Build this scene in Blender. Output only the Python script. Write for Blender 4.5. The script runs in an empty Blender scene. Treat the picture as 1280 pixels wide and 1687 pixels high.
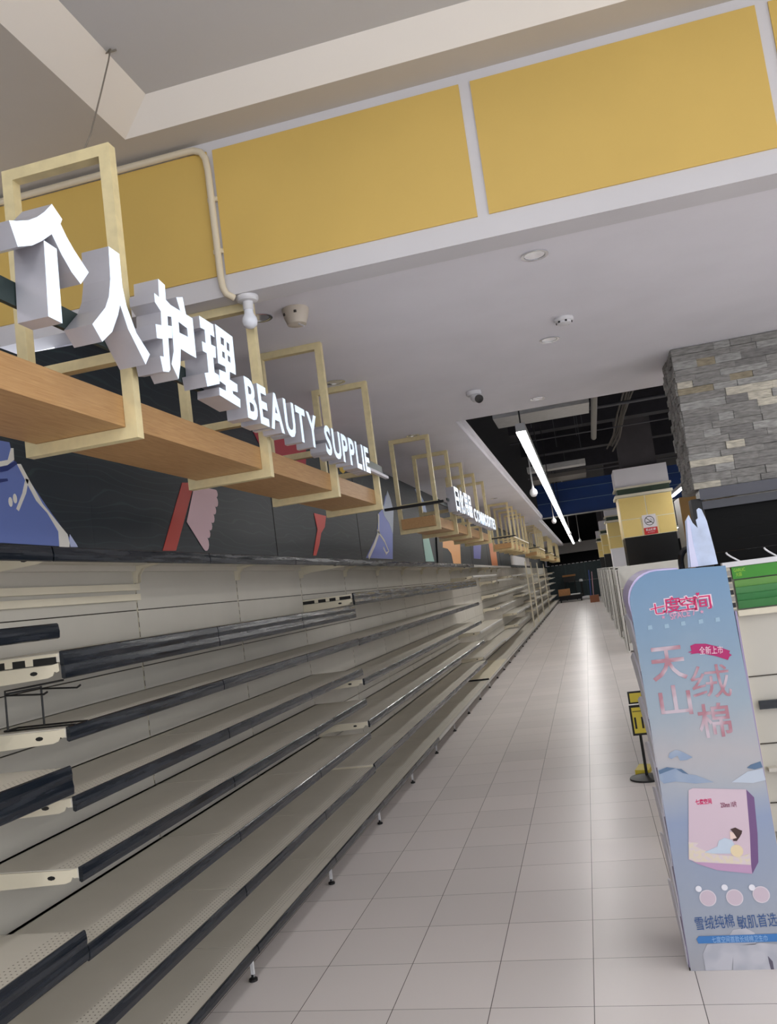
import bpy, bmesh, math, random
from mathutils import Vector, Matrix
random.seed(7)
S = bpy.context.scene
COL = S.collection

# ---------------------------------------------------------------- camera
FPX, W, H = 1356.95, 1280.0, 1687.0
yaw, pit, rol = -0.223538, 0.099462, -0.130148
fw = Vector((math.sin(yaw)*math.cos(pit), math.cos(yaw)*math.cos(pit), math.sin(pit)))
r0 = Vector((math.cos(yaw), -math.sin(yaw), 0)); u0 = r0.cross(fw)
rt = math.cos(rol)*r0 + math.sin(rol)*u0
up = -math.sin(rol)*r0 + math.cos(rol)*u0
cd = bpy.data.cameras.new('camera'); cam = bpy.data.objects.new('camera', cd); COL.objects.link(cam)
cam.matrix_world = Matrix(((rt.x, up.x, -fw.x, 1.4167), (rt.y, up.y, -fw.y, -3.3691), (rt.z, up.z, -fw.z, 1.6560), (0, 0, 0, 1)))
cd.sensor_fit = 'VERTICAL'; cd.sensor_height = 24; cd.lens = 24*FPX/H; cd.clip_start = .05; cd.clip_end = 200
S.camera = cam

# ---------------------------------------------------------------- world, exposure, lamps
w = bpy.data.worlds.new('world'); S.world = w; w.use_nodes = True
bg = w.node_tree.nodes['Background']; bg.inputs[0].default_value = (.90, .93, 1.0, 1); bg.inputs[1].default_value = .75
S.view_settings.view_transform = 'Standard'; S.view_settings.look = 'None'
S.view_settings.gamma = 1; S.view_settings.use_curve_mapping = False; S.view_settings.exposure = 1.3
S.cycles.max_bounces = 8; S.cycles.use_denoising = True

# ---------------------------------------------------------------- materials
def srgb(c):
    return tuple((v/255/12.92 if v/255 <= .04045 else ((v/255+.055)/1.055)**2.4) for v in c) + (1,)
MATS = {}
def mat(name, c, rough=.5, metal=0, noise=0, nscale=8, emit=0, bump=0, stretch=None, spec=.5, trans=0):
    if name in MATS: return MATS[name]
    m = bpy.data.materials.new(name); m.use_nodes = True; nt = m.node_tree; b = nt.nodes['Principled BSDF']
    col = srgb(c)
    b.inputs['Base Color'].default_value = col; b.inputs['Roughness'].default_value = rough
    b.inputs['Metallic'].default_value = metal; b.inputs['Specular IOR Level'].default_value = spec
    if trans: b.inputs['Transmission Weight'].default_value = trans
    if emit:
        b.inputs['Emission Color'].default_value = col; b.inputs['Emission Strength'].default_value = emit
    tc = nt.nodes.new('ShaderNodeTexCoord'); mp = nt.nodes.new('ShaderNodeMapping')
    nt.links.new(tc.outputs['Object'], mp.inputs[0])
    if stretch: mp.inputs['Scale'].default_value = stretch
    nz = nt.nodes.new('ShaderNodeTexNoise'); nz.inputs['Scale'].default_value = nscale; nz.inputs['Detail'].default_value = 5
    nt.links.new(mp.outputs[0], nz.inputs[0])
    if noise:
        rp = nt.nodes.new('ShaderNodeValToRGB')
        rp.color_ramp.elements[0].position = .3; rp.color_ramp.elements[1].position = .7
        rp.color_ramp.elements[0].color = tuple(v*(1-noise) for v in col[:3])+(1,)
        rp.color_ramp.elements[1].color = tuple(min(1, v*(1+noise)) for v in col[:3])+(1,)
        nt.links.new(nz.outputs['Fac'], rp.inputs[0]); nt.links.new(rp.outputs[0], b.inputs['Base Color'])
    if bump:
        bp = nt.nodes.new('ShaderNodeBump'); bp.inputs['Strength'].default_value = bump; bp.inputs['Distance'].default_value = .01
        nt.links.new(nz.outputs['Fac'], bp.inputs['Height']); nt.links.new(bp.outputs[0], b.inputs['Normal'])
    MATS[name] = m; return m

def M(nt, op, a, b=None):
    n = nt.nodes.new('ShaderNodeMath'); n.operation = op
    for i, v in enumerate((a, b)):
        if v is None: continue
        if isinstance(v, (int, float)): n.inputs[i].default_value = v
        else: nt.links.new(v, n.inputs[i])
    return n.outputs[0]

def floor_material():
    m = mat('floor_tile', (208, 199, 195), .2); nt = m.node_tree; b = nt.nodes['Principled BSDF']
    tc = nt.nodes.new('ShaderNodeTexCoord'); sp = nt.nodes.new('ShaderNodeSeparateXYZ'); nt.links.new(tc.outputs['Object'], sp.inputs[0])
    ds = []
    for ax in (0, 1):
        q = M(nt, 'DIVIDE', sp.outputs[ax], .4)
        fr = M(nt, 'SUBTRACT', q, M(nt, 'ROUND', q))
        ds.append(M(nt, 'LESS_THAN', M(nt, 'ABSOLUTE', fr), .0042 if ax == 0 else .0034))
    g = M(nt, 'MAXIMUM', ds[0], ds[1])
    cx = M(nt, 'FLOOR', M(nt, 'DIVIDE', sp.outputs[0], .4)); cy = M(nt, 'FLOOR', M(nt, 'DIVIDE', sp.outputs[1], .4))
    cb = nt.nodes.new('ShaderNodeCombineXYZ'); nt.links.new(cx, cb.inputs[0]); nt.links.new(cy, cb.inputs[1])
    wn = nt.nodes.new('ShaderNodeTexWhiteNoise'); nt.links.new(cb.outputs[0], wn.inputs[0])
    r1 = nt.nodes.new('ShaderNodeValToRGB'); r1.color_ramp.elements[0].color = srgb((218, 212, 209)); r1.color_ramp.elements[1].color = srgb((228, 221, 218))
    nt.links.new(wn.outputs[0], r1.inputs[0])
    mx = nt.nodes.new('ShaderNodeMix'); mx.data_type = 'RGBA'; nt.links.new(g, mx.inputs[0]); nt.links.new(r1.outputs[0], mx.inputs[6])
    mx.inputs[7].default_value = srgb((82, 76, 72)); nt.links.new(mx.outputs[2], b.inputs['Base Color'])
    nz = nt.nodes.new('ShaderNodeTexNoise'); nz.inputs['Scale'].default_value = 2.5
    rr = nt.nodes.new('ShaderNodeMapRange'); rr.inputs[3].default_value = .26; rr.inputs[4].default_value = .34
    nt.links.new(tc.outputs['Object'], nz.inputs[0]); nt.links.new(nz.outputs[0], rr.inputs[0]); nt.links.new(rr.outputs[0], b.inputs['Roughness'])
    b.inputs['Specular IOR Level'].default_value = .2
    return m

def shelf_material():
    m = mat('ivory_shelf', (206, 199, 182), .5); nt = m.node_tree; b = nt.nodes['Principled BSDF']
    tc = nt.nodes.new('ShaderNodeTexCoord'); sp = nt.nodes.new('ShaderNodeSeparateXYZ'); nt.links.new(tc.outputs['Object'], sp.inputs[0])
    sq = []
    for ax in (0, 1):
        q = M(nt, 'DIVIDE', sp.outputs[ax], .02); fr = M(nt, 'SUBTRACT', q, M(nt, 'ROUND', q)); sq.append(M(nt, 'MULTIPLY', fr, fr))
    dot = M(nt, 'LESS_THAN', M(nt, 'ADD', sq[0], sq[1]), .022)
    band = M(nt, 'MULTIPLY', M(nt, 'GREATER_THAN', sp.outputs[0], .31), M(nt, 'LESS_THAN', sp.outputs[0], .392))
    g = M(nt, 'MULTIPLY', dot, band)
    nz = nt.nodes.new('ShaderNodeTexNoise'); nz.inputs['Scale'].default_value = 3; nt.links.new(tc.outputs['Object'], nz.inputs[0])
    rp = nt.nodes.new('ShaderNodeValToRGB'); rp.color_ramp.elements[0].color = srgb((196, 191, 179)); rp.color_ramp.elements[1].color = srgb((212, 207, 196))
    nt.links.new(nz.outputs[0], rp.inputs[0])
    mx = nt.nodes.new('ShaderNodeMix'); mx.data_type = 'RGBA'; nt.links.new(g, mx.inputs[0]); nt.links.new(rp.outputs[0], mx.inputs[6])
    mx.inputs[7].default_value = srgb((88, 82, 70)); nt.links.new(mx.outputs[2], b.inputs['Base Color'])
    return m

def wood_material():
    m = mat('oak_veneer', (186, 138, 86), .45); nt = m.node_tree; b = nt.nodes['Principled BSDF']
    tc = nt.nodes.new('ShaderNodeTexCoord'); mp = nt.nodes.new('ShaderNodeMapping'); mp.inputs['Scale'].default_value = (22, 2.0, 48)
    nt.links.new(tc.outputs['Object'], mp.inputs[0])
    nz = nt.nodes.new('ShaderNodeTexNoise'); nz.inputs['Scale'].default_value = 4; nz.inputs['Detail'].default_value = 6; nz.inputs['Distortion'].default_value = .8
    nt.links.new(mp.outputs[0], nz.inputs[0])
    rp = nt.nodes.new('ShaderNodeValToRGB'); e = rp.color_ramp.elements
    e[0].position = .3; e[1].position = .7; e[0].color = srgb((174, 132, 84)); e[1].color = srgb((194, 154, 104))
    nt.links.new(nz.outputs[0], rp.inputs[0]); nt.links.new(rp.outputs[0], b.inputs['Base Color'])
    return m

def mural_material():
    m = mat('mural_teal', (30, 40, 46), .48, spec=.4); nt = m.node_tree; b = nt.nodes['Principled BSDF']
    tc = nt.nodes.new('ShaderNodeTexCoord'); mp = nt.nodes.new('ShaderNodeMapping'); mp.inputs['Scale'].default_value = (1, .5, 2.0)
    nt.links.new(tc.outputs['Object'], mp.inputs[0])
    wv = nt.nodes.new('ShaderNodeTexWave'); wv.bands_direction = 'Z'; wv.inputs['Scale'].default_value = 3.2; wv.inputs['Distortion'].default_value = 16
    wv.inputs['Detail'].default_value = 1.5; wv.inputs['Detail Scale'].default_value = .9
    nt.links.new(mp.outputs[0], wv.inputs[0])
    rp = nt.nodes.new('ShaderNodeValToRGB'); e = rp.color_ramp.elements
    e[0].position = .92; e[1].position = 1; e[0].color = srgb((34, 43, 51)); e[1].color = srgb((45, 60, 63))
    nt.links.new(wv.outputs[1], rp.inputs[0]); nt.links.new(rp.outputs[0], b.inputs['Base Color'])
    return m

def strip_material():
    m = mat('price_rail_navy', (24, 30, 38), .2); nt = m.node_tree; b = nt.nodes['Principled BSDF']
    tc = nt.nodes.new('ShaderNodeTexCoord'); mp = nt.nodes.new('ShaderNodeMapping'); mp.inputs['Scale'].default_value = (1, 1.6, 30)
    ob = nt.nodes.new('ShaderNodeObjectInfo'); ad = nt.nodes.new('ShaderNodeVectorMath'); ad.operation = 'ADD'
    nt.links.new(tc.outputs['Object'], ad.inputs[0]); nt.links.new(ob.outputs['Location'], ad.inputs[1]); nt.links.new(ad.outputs[0], mp.inputs[0])
    nz = nt.nodes.new('ShaderNodeTexNoise'); nz.inputs['Scale'].default_value = 2.2; nz.inputs['Detail'].default_value = 4; nt.links.new(mp.outputs[0], nz.inputs[0])
    bp = nt.nodes.new('ShaderNodeBump'); bp.inputs['Strength'].default_value = .1; bp.inputs['Distance'].default_value = .01
    nt.links.new(nz.outputs[0], bp.inputs['Height']); nt.links.new(bp.outputs[0], b.inputs['Normal'])
    rr = nt.nodes.new('ShaderNodeMapRange'); rr.inputs[1].default_value = .35; rr.inputs[2].default_value = .65; rr.inputs[3].default_value = .12; rr.inputs[4].default_value = .36
    nt.links.new(nz.outputs[0], rr.inputs[0]); nt.links.new(rr.outputs[0], b.inputs['Roughness'])
    rp = nt.nodes.new('ShaderNodeValToRGB'); e = rp.color_ramp.elements
    e[0].position = .5; e[1].position = .85; e[0].color = srgb((22, 28, 36)); e[1].color = srgb((44, 50, 58))
    nt.links.new(nz.outputs[0], rp.inputs[0]); nt.links.new(rp.outputs[0], b.inputs['Base Color'])
    return m

def poster_material():
    m = mat('poster_print', (120, 150, 180), .3); nt = m.node_tree; b = nt.nodes['Principled BSDF']
    tc = nt.nodes.new('ShaderNodeTexCoord'); sp = nt.nodes.new('ShaderNodeSeparateXYZ'); nt.links.new(tc.outputs['Object'], sp.inputs[0])
    nz = nt.nodes.new('ShaderNodeTexNoise'); nz.inputs['Scale'].default_value = 3.5; nt.links.new(tc.outputs['Object'], nz.inputs[0])
    q = M(nt, 'ADD', M(nt, 'DIVIDE', sp.outputs[2], 1.61), M(nt, 'MULTIPLY', M(nt, 'SUBTRACT', nz.outputs[0], .5), .14))
    rp = nt.nodes.new('ShaderNodeValToRGB'); el = rp.color_ramp.elements
    stops = [(0, (160, 161, 168)), (.12, (156, 163, 176)), (.25, (146, 157, 178)), (.36, (140, 154, 182)), (.46, (166, 171, 180)), (.53, (174, 172, 176)), (.66, (148, 163, 176)), (.82, (124, 150, 174)), (1, (104, 140, 174))]
    el[0].position, el[0].color = stops[0][0], srgb(stops[0][1]); el[1].position, el[1].color = stops[-1][0], srgb(stops[-1][1])
    for p, c in stops[1:-1]:
        e = el.new(p); e.color = srgb(c)
    nt.links.new(q, rp.inputs[0]); nt.links.new(rp.outputs[0], b.inputs['Base Color'])
    return m

def fade_material(name, c1, c2, scale):
    m = mat(name, c1, .4); nt = m.node_tree; b = nt.nodes['Principled BSDF']
    tc = nt.nodes.new('ShaderNodeTexCoord'); nz = nt.nodes.new('ShaderNodeTexNoise'); nz.inputs['Scale'].default_value = scale; nz.inputs['Detail'].default_value = 1
    nt.links.new(tc.outputs['Object'], nz.inputs[0])
    rp = nt.nodes.new('ShaderNodeValToRGB'); e = rp.color_ramp.elements
    e[0].position = .42; e[1].position = .62; e[0].color = srgb(c1); e[1].color = srgb(c2)
    nt.links.new(nz.outputs[0], rp.inputs[0]); nt.links.new(rp.outputs[0], b.inputs['Base Color'])
    return m

FLOOR = floor_material(); SHELF = shelf_material(); WOOD = wood_material(); MURAL = mural_material(); STRIP = strip_material(); POSTER = poster_material()
WHITE = mat('white_paint', (238, 237, 243), .7, noise=.03, nscale=2)
IVORY = mat('ivory_metal', (222, 214, 192), .45, noise=.04, nscale=5)
PANEL = mat('ivory_back_panel', (198, 194, 183), .5, noise=.05, nscale=2)
GROOVE = mat('dark_groove', (62, 56, 48), .7)
BLACK = mat('black', (14, 14, 15), .5)
BLACKGLOSS = mat('black_gloss', (12, 13, 14), .18)
DARK = mat('dark_soffit_paint', (18, 19, 24), .8, noise=.3, nscale=3)
CONC = mat('dark_grey_concrete', (72, 69, 72), .8, noise=.1, nscale=4)
GOLD = mat('champagne_metal', (226, 211, 164), .4, noise=.08, nscale=20)
YELLOW = mat('yellow_panel', (212, 179, 96), .6, noise=.05, nscale=1.2)
TILEY = mat('yellow_tile', (232, 206, 128), .35, noise=.04, nscale=2)
CREAM = mat('cream_moulding', (232, 226, 204), .5)
GREENB = mat('dark_green_band', (52, 70, 54), .5, noise=.15)
SILVER = mat('brushed_metal', (188, 188, 196), .3, metal=.3, noise=.08, nscale=6)
CHROME = mat('chrome', (220, 222, 226), .12, metal=1)
LETTER = mat('lit_letter_face', (216, 234, 250), .3, emit=.28)
LAMP = mat('lamp_diffuser', (253, 250, 247), .4, emit=10)
ALU = mat('lamp_housing', (190, 190, 190), .4)
DUCT = mat('galvanised_duct', (170, 170, 168), .5, metal=.3, noise=.15, nscale=10, stretch=(1, 6, 6))
PLAST = mat('white_plastic', (220, 220, 222), .35)
BLUE = mat('blue_paint', (18, 58, 122), .6, noise=.15, nscale=1.5)
TEALP = mat('dark_teal_panel', (34, 52, 56), .5, noise=.15)
GREENP = mat('green_plastic', (60, 128, 62), .4, noise=.12, nscale=4)
GREENH = mat('bright_green_sign', (52, 140, 24), .45)
TAN = mat('tan_laminate', (196, 156, 96), .5, noise=.06)
GREYG = mat('grey_gloss_laminate', (150, 148, 142), .2, noise=.08)
LAV = mat('lavender_card', (206, 196, 234), .5)
PURP = mat('mauve_card', (150, 140, 170), .5)
GOND = mat('grey_white_metal', (224, 223, 219), .45, noise=.05, nscale=4)
CARD = mat('white_card', (228, 228, 236), .5)
ICE = mat('ice_blue_card', (190, 204, 230), .35, noise=.15, nscale=12)
RED = mat('red', (196, 34, 40), .5)
YSIGN = mat('price_yellow', (226, 206, 70), .45)
BOXC = mat('cardboard', (176, 128, 84), .7, noise=.1)
DKGREEN = mat('dark_green_rail', (44, 60, 58), .4, metal=.3)

# ---------------------------------------------------------------- mesh building
class MB:
    def __init__(s): s.v = []; s.f = []; s.m = []
    def add(s, vs, fs, mi=0):
        n = len(s.v); s.v += [tuple(v) for v in vs]; s.f += [tuple(i+n for i in f) for f in fs]
        s.m += (list(mi) if isinstance(mi, (list, tuple)) else [mi]*len(fs)); return s
    def box(s, x0, x1, y0, y1, z0, z1, mi=0):
        return s.add([(x, y, z) for x in (x0, x1) for y in (y0, y1) for z in (z0, z1)],
                     [(0, 1, 3, 2), (4, 6, 7, 5), (0, 4, 5, 1), (2, 3, 7, 6), (0, 2, 6, 4), (1, 5, 7, 3)], mi)
    def prism(s, poly, fn, a, b, mi=0):          # fn(u, v, w) -> point; convex-ish n-gon caps
        n = len(poly)
        return s.add([fn(u, v, a) for u, v in poly]+[fn(u, v, b) for u, v in poly],
                     [tuple(range(n)), tuple(range(2*n-1, n-1, -1))]+[(i, i+n, (i+1) % n+n, (i+1) % n) for i in range(n)], mi)
    def tube(s, pts, r, n=8, mi=0):
        pts = [Vector(p) for p in pts]; rings = []
        for i, p in enumerate(pts):
            d = ((pts[min(i+1, len(pts)-1)]-p).normalized()+(p-pts[max(i-1, 0)]).normalized()).normalized()
            a = d.orthogonal().normalized() if i == 0 else (rings[-1][1]-d*rings[-1][1].dot(d)).normalized()
            rings.append((p, a, d.cross(a)))
        vs = [p+r*(math.cos(2*math.pi*k/n)*a+math.sin(2*math.pi*k/n)*b) for p, a, b in rings for k in range(n)]
        fs = [(i*n+k, i*n+(k+1) % n, (i+1)*n+(k+1) % n, (i+1)*n+k) for i in range(len(pts)-1) for k in range(n)]
        fs += [tuple(range(n-1, -1, -1)), tuple((len(pts)-1)*n+k for k in range(n))]
        return s.add(vs, fs, mi)
    def lathe(s, prof, c, n=20, mi=0):           # prof [(r, z)]
        vs = [(c[0]+r*math.cos(2*math.pi*k/n), c[1]+r*math.sin(2*math.pi*k/n), c[2]+z) for r, z in prof for k in range(n)]
        fs = [(i*n+k, i*n+(k+1) % n, (i+1)*n+(k+1) % n, (i+1)*n+k) for i in range(len(prof)-1) for k in range(n)]
        fs += [tuple(range(n-1, -1, -1)), tuple((len(prof)-1)*n+k for k in range(n))]
        return s.add(vs, fs, mi)
    def mesh(s, name, mats):
        me = bpy.data.meshes.new(name); me.from_pydata(s.v, [], s.f)
        for m in (mats if isinstance(mats, (list, tuple)) else [mats]): me.materials.append(m)
        me.polygons.foreach_set('material_index', s.m)
        bm = bmesh.new(); bm.from_mesh(me); bmesh.ops.recalc_face_normals(bm, faces=bm.faces); bm.to_mesh(me); bm.free()
        return me
    def build(s, name, mats, parent=None, smooth=False, loc=(0, 0, 0)):
        me = s.mesh(name, mats)
        if smooth: me.polygons.foreach_set('use_smooth', [True]*len(me.polygons))
        o = bpy.data.objects.new(name, me); COL.objects.link(o); o.location = loc
        if parent: o.parent = parent
        return o

def tag(o, label=None, cat=None, group=None, kind=None):
    for k, v in (('label', label), ('category', cat), ('group', group), ('kind', kind)):
        if v: o[k] = v
    return o
def empty(name, loc=(0, 0, 0)):
    o = bpy.data.objects.new(name, None); COL.objects.link(o); o.location = loc; o.empty_display_size = .1; return o
def copy_tree(o, parent=None):
    c = o.copy(); COL.objects.link(c)
    if parent: c.parent = parent
    for ch in list(o.children): copy_tree(ch, c)
    return c
def box(name, m, parent, *a):
    return MB().box(*a).build(name, m, parent)
def struct(o): o['kind'] = 'structure'; return o
def smooth(o, ang=40):
    o.data.polygons.foreach_set('use_smooth', [True]*len(o.data.polygons))
    o.data.set_sharp_from_angle(angle=math.radians(ang)); return o

def curve_mesh(c):
    o = bpy.data.objects.new('tmp', c); COL.objects.link(o); bpy.context.view_layer.update()
    me = bpy.data.meshes.new_from_object(o.evaluated_get(bpy.context.evaluated_depsgraph_get()))
    vs = [v.co.copy() for v in me.vertices]; fs = [tuple(p.vertices) for p in me.polygons]
    bpy.data.objects.remove(o); bpy.data.curves.remove(c); bpy.data.meshes.remove(me)
    return vs, fs
def shape(loops, depth):                          # filled outline (holes allowed) with thickness, in the u-v plane
    c = bpy.data.curves.new('tmp', 'CURVE'); c.dimensions = '2D'; c.fill_mode = 'BOTH'; c.extrude = depth/2
    for lp in loops:
        sp = c.splines.new('POLY'); sp.points.add(len(lp)-1); sp.use_cyclic_u = True
        for p, q in zip(sp.points, lp): p.co = (q[0], q[1], 0, 1)
    return curve_mesh(c)
def text(s, depth, bold=0, spacing=1):
    c = bpy.data.curves.new('tmp', 'FONT'); c.body = s; c.extrude = depth/2; c.offset = bold; c.space_character = spacing; c.resolution_u = 3
    return curve_mesh(c)
def fit(vf, u0, u1, v0, v1):                      # scale a flat shape to a box
    vs, fs = vf; xs = [v.x for v in vs]; ys = [v.y for v in vs]
    ax = (u1-u0)/(max(xs)-min(xs)); ay = (v1-v0)/(max(ys)-min(ys)); mx, my = min(xs), min(ys)
    return [Vector((u0+(v.x-mx)*ax, v0+(v.y-my)*ay, v.z)) for v in vs], fs
def put(vf, fn, name, mats, parent, front=None):  # map (u, v, w) into the world; front = depth of lit face
    vs, fs = vf
    mi = 0 if front is None else [1 if min(vs[i].z for i in f) > front-1e-4 else 0 for f in fs]
    return MB().add([fn(v.x, v.y, v.z) for v in vs], fs, mi).build(name, mats, parent)

# traced outlines (metres): poster art as (x, z), mural as (y, z), big sign characters as (y, z)
G=dict(
ribbon=[(1.772,1.262),(1.788,1.265),(1.786,1.287),(1.806,1.293),(1.847,1.289),(1.89,1.273),(1.936,1.25),(1.931,1.241),(1.94,1.232),(1.93,1.227),(1.922,1.214),(1.877,1.235),(1.84,1.247),(1.811,1.254),(1.78,1.253),(1.789,1.258)],
logoback=[(1.649,1.461),(1.668,1.481),(1.718,1.497),(1.75,1.501),(1.8,1.499),(1.85,1.5),(1.871,1.486),(1.895,1.471),(1.884,1.424),(1.868,1.418),(1.831,1.406),(1.766,1.406),(1.692,1.405),(1.69,1.419),(1.666,1.43)],
dots=[(1.64,1.38),(1.707,1.378),(1.773,1.381),(1.843,1.381),(1.909,1.381),(1.699,1.416),(1.853,1.42),(1.887,1.415)],
mtn1=[(1.63,0.847),(1.638,0.864),(1.663,0.874),(1.684,0.866),(1.725,0.839),(1.701,0.83),(1.673,0.829),(1.667,0.85),(1.64,0.838)],
mtn2=[(1.582,0.798),(1.618,0.807),(1.662,0.798),(1.698,0.772),(1.725,0.767),(1.792,0.733),(1.72,0.733),(1.643,0.747),(1.596,0.742),(1.582,0.758)],
mtn2d=[(1.582,0.795),(1.618,0.807),(1.651,0.8),(1.615,0.79),(1.585,0.781)],
mtn2e=[(1.653,0.797),(1.673,0.796),(1.698,0.772),(1.676,0.779)],
mtn3=[(1.924,0.78),(1.94,0.791),(1.98,0.802),(1.984,0.778),(1.953,0.772)],
mtn4=[(1.858,0.728),(1.925,0.766),(1.983,0.773),(1.987,0.727),(1.939,0.719)],
pack=[(1.688,0.709),(1.706,0.716),(1.908,0.696),(1.894,0.524),(1.879,0.401),(1.67,0.424),(1.645,0.436)],
packside=[(1.908,0.696),(1.933,0.663),(1.923,0.522),(1.908,0.411),(1.879,0.368),(1.879,0.401),(1.894,0.524)],
packbot=[(1.66,0.427),(1.879,0.401),(1.878,0.367),(1.748,0.388),(1.68,0.415)],
hair=[(1.823,0.545),(1.843,0.551),(1.858,0.541),(1.867,0.537),(1.863,0.526),(1.854,0.513),(1.84,0.498),(1.827,0.499),(1.827,0.507),(1.842,0.51),(1.834,0.528)],
face=[(1.819,0.537),(1.834,0.531),(1.842,0.51),(1.828,0.507),(1.817,0.506)],
body=[(1.772,0.503),(1.796,0.513),(1.822,0.503),(1.83,0.483),(1.808,0.45),(1.742,0.454),(1.71,0.461),(1.763,0.481)],
ball=[(1.834,0.46),(1.858,0.459)],
flowers=[(1.655,0.504),(1.694,0.499),(1.68,0.486),(1.727,0.46),(1.763,0.447),(1.839,0.437),(1.881,0.446),(1.878,0.404),(1.671,0.426),(1.648,0.439)],
circ=[(1.695,0.281),(1.797,0.279),(1.898,0.286),(1.728,0.28),(1.665,0.319),(1.765,0.32),(1.868,0.315)],
bar=[(1.626,0.124),(1.636,0.135),(1.938,0.135),(1.938,0.105),(1.631,0.107)],
cot1=[(1.641,0.065),(1.664,0.103),(1.73,0.106),(1.771,0.155),(1.816,0.162),(1.85,0.141),(1.848,0.097),(1.783,0.094),(1.754,0.05),(1.741,0.001),(1.642,0.001)],
cot2=[(1.754,0.05),(1.783,0.094),(1.865,0.102),(1.934,0.094),(1.92,-0.004),(1.746,-0.0)],
twig=[(1.884,0.052),(1.899,0.03),(1.899,-0.006),(1.888,-0.005),(1.885,0.025)],
m_dress=[(-0.64,2.483),(-0.363,2.505),(-0.349,2.431),(-0.292,2.39),(-0.147,2.241),(0.044,2.065),(-0.687,2.046)],
m_dress_white=[(-0.328,2.415),(-0.304,2.418),(-0.257,2.354),(-0.179,2.253),(-0.078,2.171),(-0.017,2.123),(-0.003,2.064),(-0.085,2.062),(-0.083,2.134),(-0.151,2.214),(-0.22,2.263),(-0.275,2.339)],
m_dress_loop=[(-0.28,2.357),(-0.261,2.354),(-0.285,2.292),(-0.343,2.209),(-0.357,2.218),(-0.309,2.29)],
m_collar=[(-0.479,2.401),(-0.384,2.426),(-0.358,2.48),(-0.343,2.482),(-0.345,2.431),(-0.391,2.402),(-0.482,2.378)],
m_belt=[(-0.482,2.378),(-0.391,2.402),(-0.338,2.427),(-0.328,2.415),(-0.394,2.378),(-0.484,2.355)],
m_pocket=[(-0.487,2.332),(-0.398,2.344),(-0.395,2.334),(-0.489,2.311)],
m_hem=[(0.001,2.124),(0.046,2.077),(0.054,2.066),(-0.012,2.064)],
m_stick=[(1.18,2.49),(1.345,2.507),(1.013,2.07),(0.856,2.066)],
m_wing=[(1.34,2.487),(1.663,2.519),(1.612,2.425),(1.56,2.396),(1.577,2.358),(1.497,2.32),(1.523,2.282),(1.444,2.246),(1.462,2.212),(1.394,2.182),(1.394,2.143),(1.323,2.095),(1.157,2.246)],
m_skirt=[(2.331,3.095),(2.742,3.17),(3.713,3.204),(3.606,2.907),(3.312,2.844),(2.849,2.877),(2.54,2.917)],
m_leg=[(3.663,2.469),(4.018,2.464),(3.938,2.356),(3.805,2.293),(3.707,2.179),(3.584,2.083),(3.5,2.081),(3.619,2.22),(3.71,2.323)],
m_fish=[(6.153,2.636),(6.403,2.706),(6.636,2.9),(6.73,2.714),(6.839,2.549),(6.574,2.086),(5.292,2.084),(5.631,2.233),(5.925,2.37)],
m_fishtail=[(6.278,2.816),(6.449,2.732),(6.771,2.967),(6.883,2.867),(6.968,2.715),(6.756,2.405),(6.631,2.538),(6.418,2.616)],
m_green=[(8.726,2.487),(9.217,2.488),(9.439,2.082),(8.723,2.075)],
m_greenup=[(8.627,3.16),(8.964,3.249),(8.983,3.137),(9.286,3.01),(9.377,2.852),(8.696,2.853),(8.763,3.089)],
m_orange=[(10.394,2.504),(12.567,2.527),(12.245,2.014),(11.368,2.033),(11.271,2.241),(10.936,2.32),(10.436,2.329)],
m_purple=[(14.52,2.514),(15.934,2.527),(15.438,2.192),(14.279,2.191)],
m_amber=[(17.582,2.652),(19.199,2.671),(19.058,1.986),(17.643,2.047)],
m_yellow=[(4.662,3.059),(4.9,3.051),(4.9,2.998),(4.794,2.96),(4.69,2.974)],
m_pil=[(9.894,2.535),(10.482,2.539),(10.156,2.058),(9.692,2.054)],
)
BX=dict(
qi=(1.681,1.453,0.0569,0.0447),
du=(1.743,1.463,0.0668,0.0648),
kong=(1.802,1.462,0.0646,0.0565),
jian=(1.863,1.458,0.0643,0.0583),
tian=(1.689,1.225,0.1453,0.1453),
rong=(1.842,1.135,0.1595,0.1395),
shan=(1.693,1.073,0.1306,0.1286),
mian=(1.832,0.979,0.1311,0.143),
xin=(1.864,1.261,0.1079,0.038),
space=(1.777,1.419,0.1211,0.0323),
pl=(1.738,0.66,0.0686,0.0246),
n250=(1.832,0.642,0.067,0.0274),
h1=(1.705,0.187,0.1565,0.0551),
h2=(1.867,0.186,0.1576,0.0545),
bart=(1.789,0.12,0.2789,0.0316),
)
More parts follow.
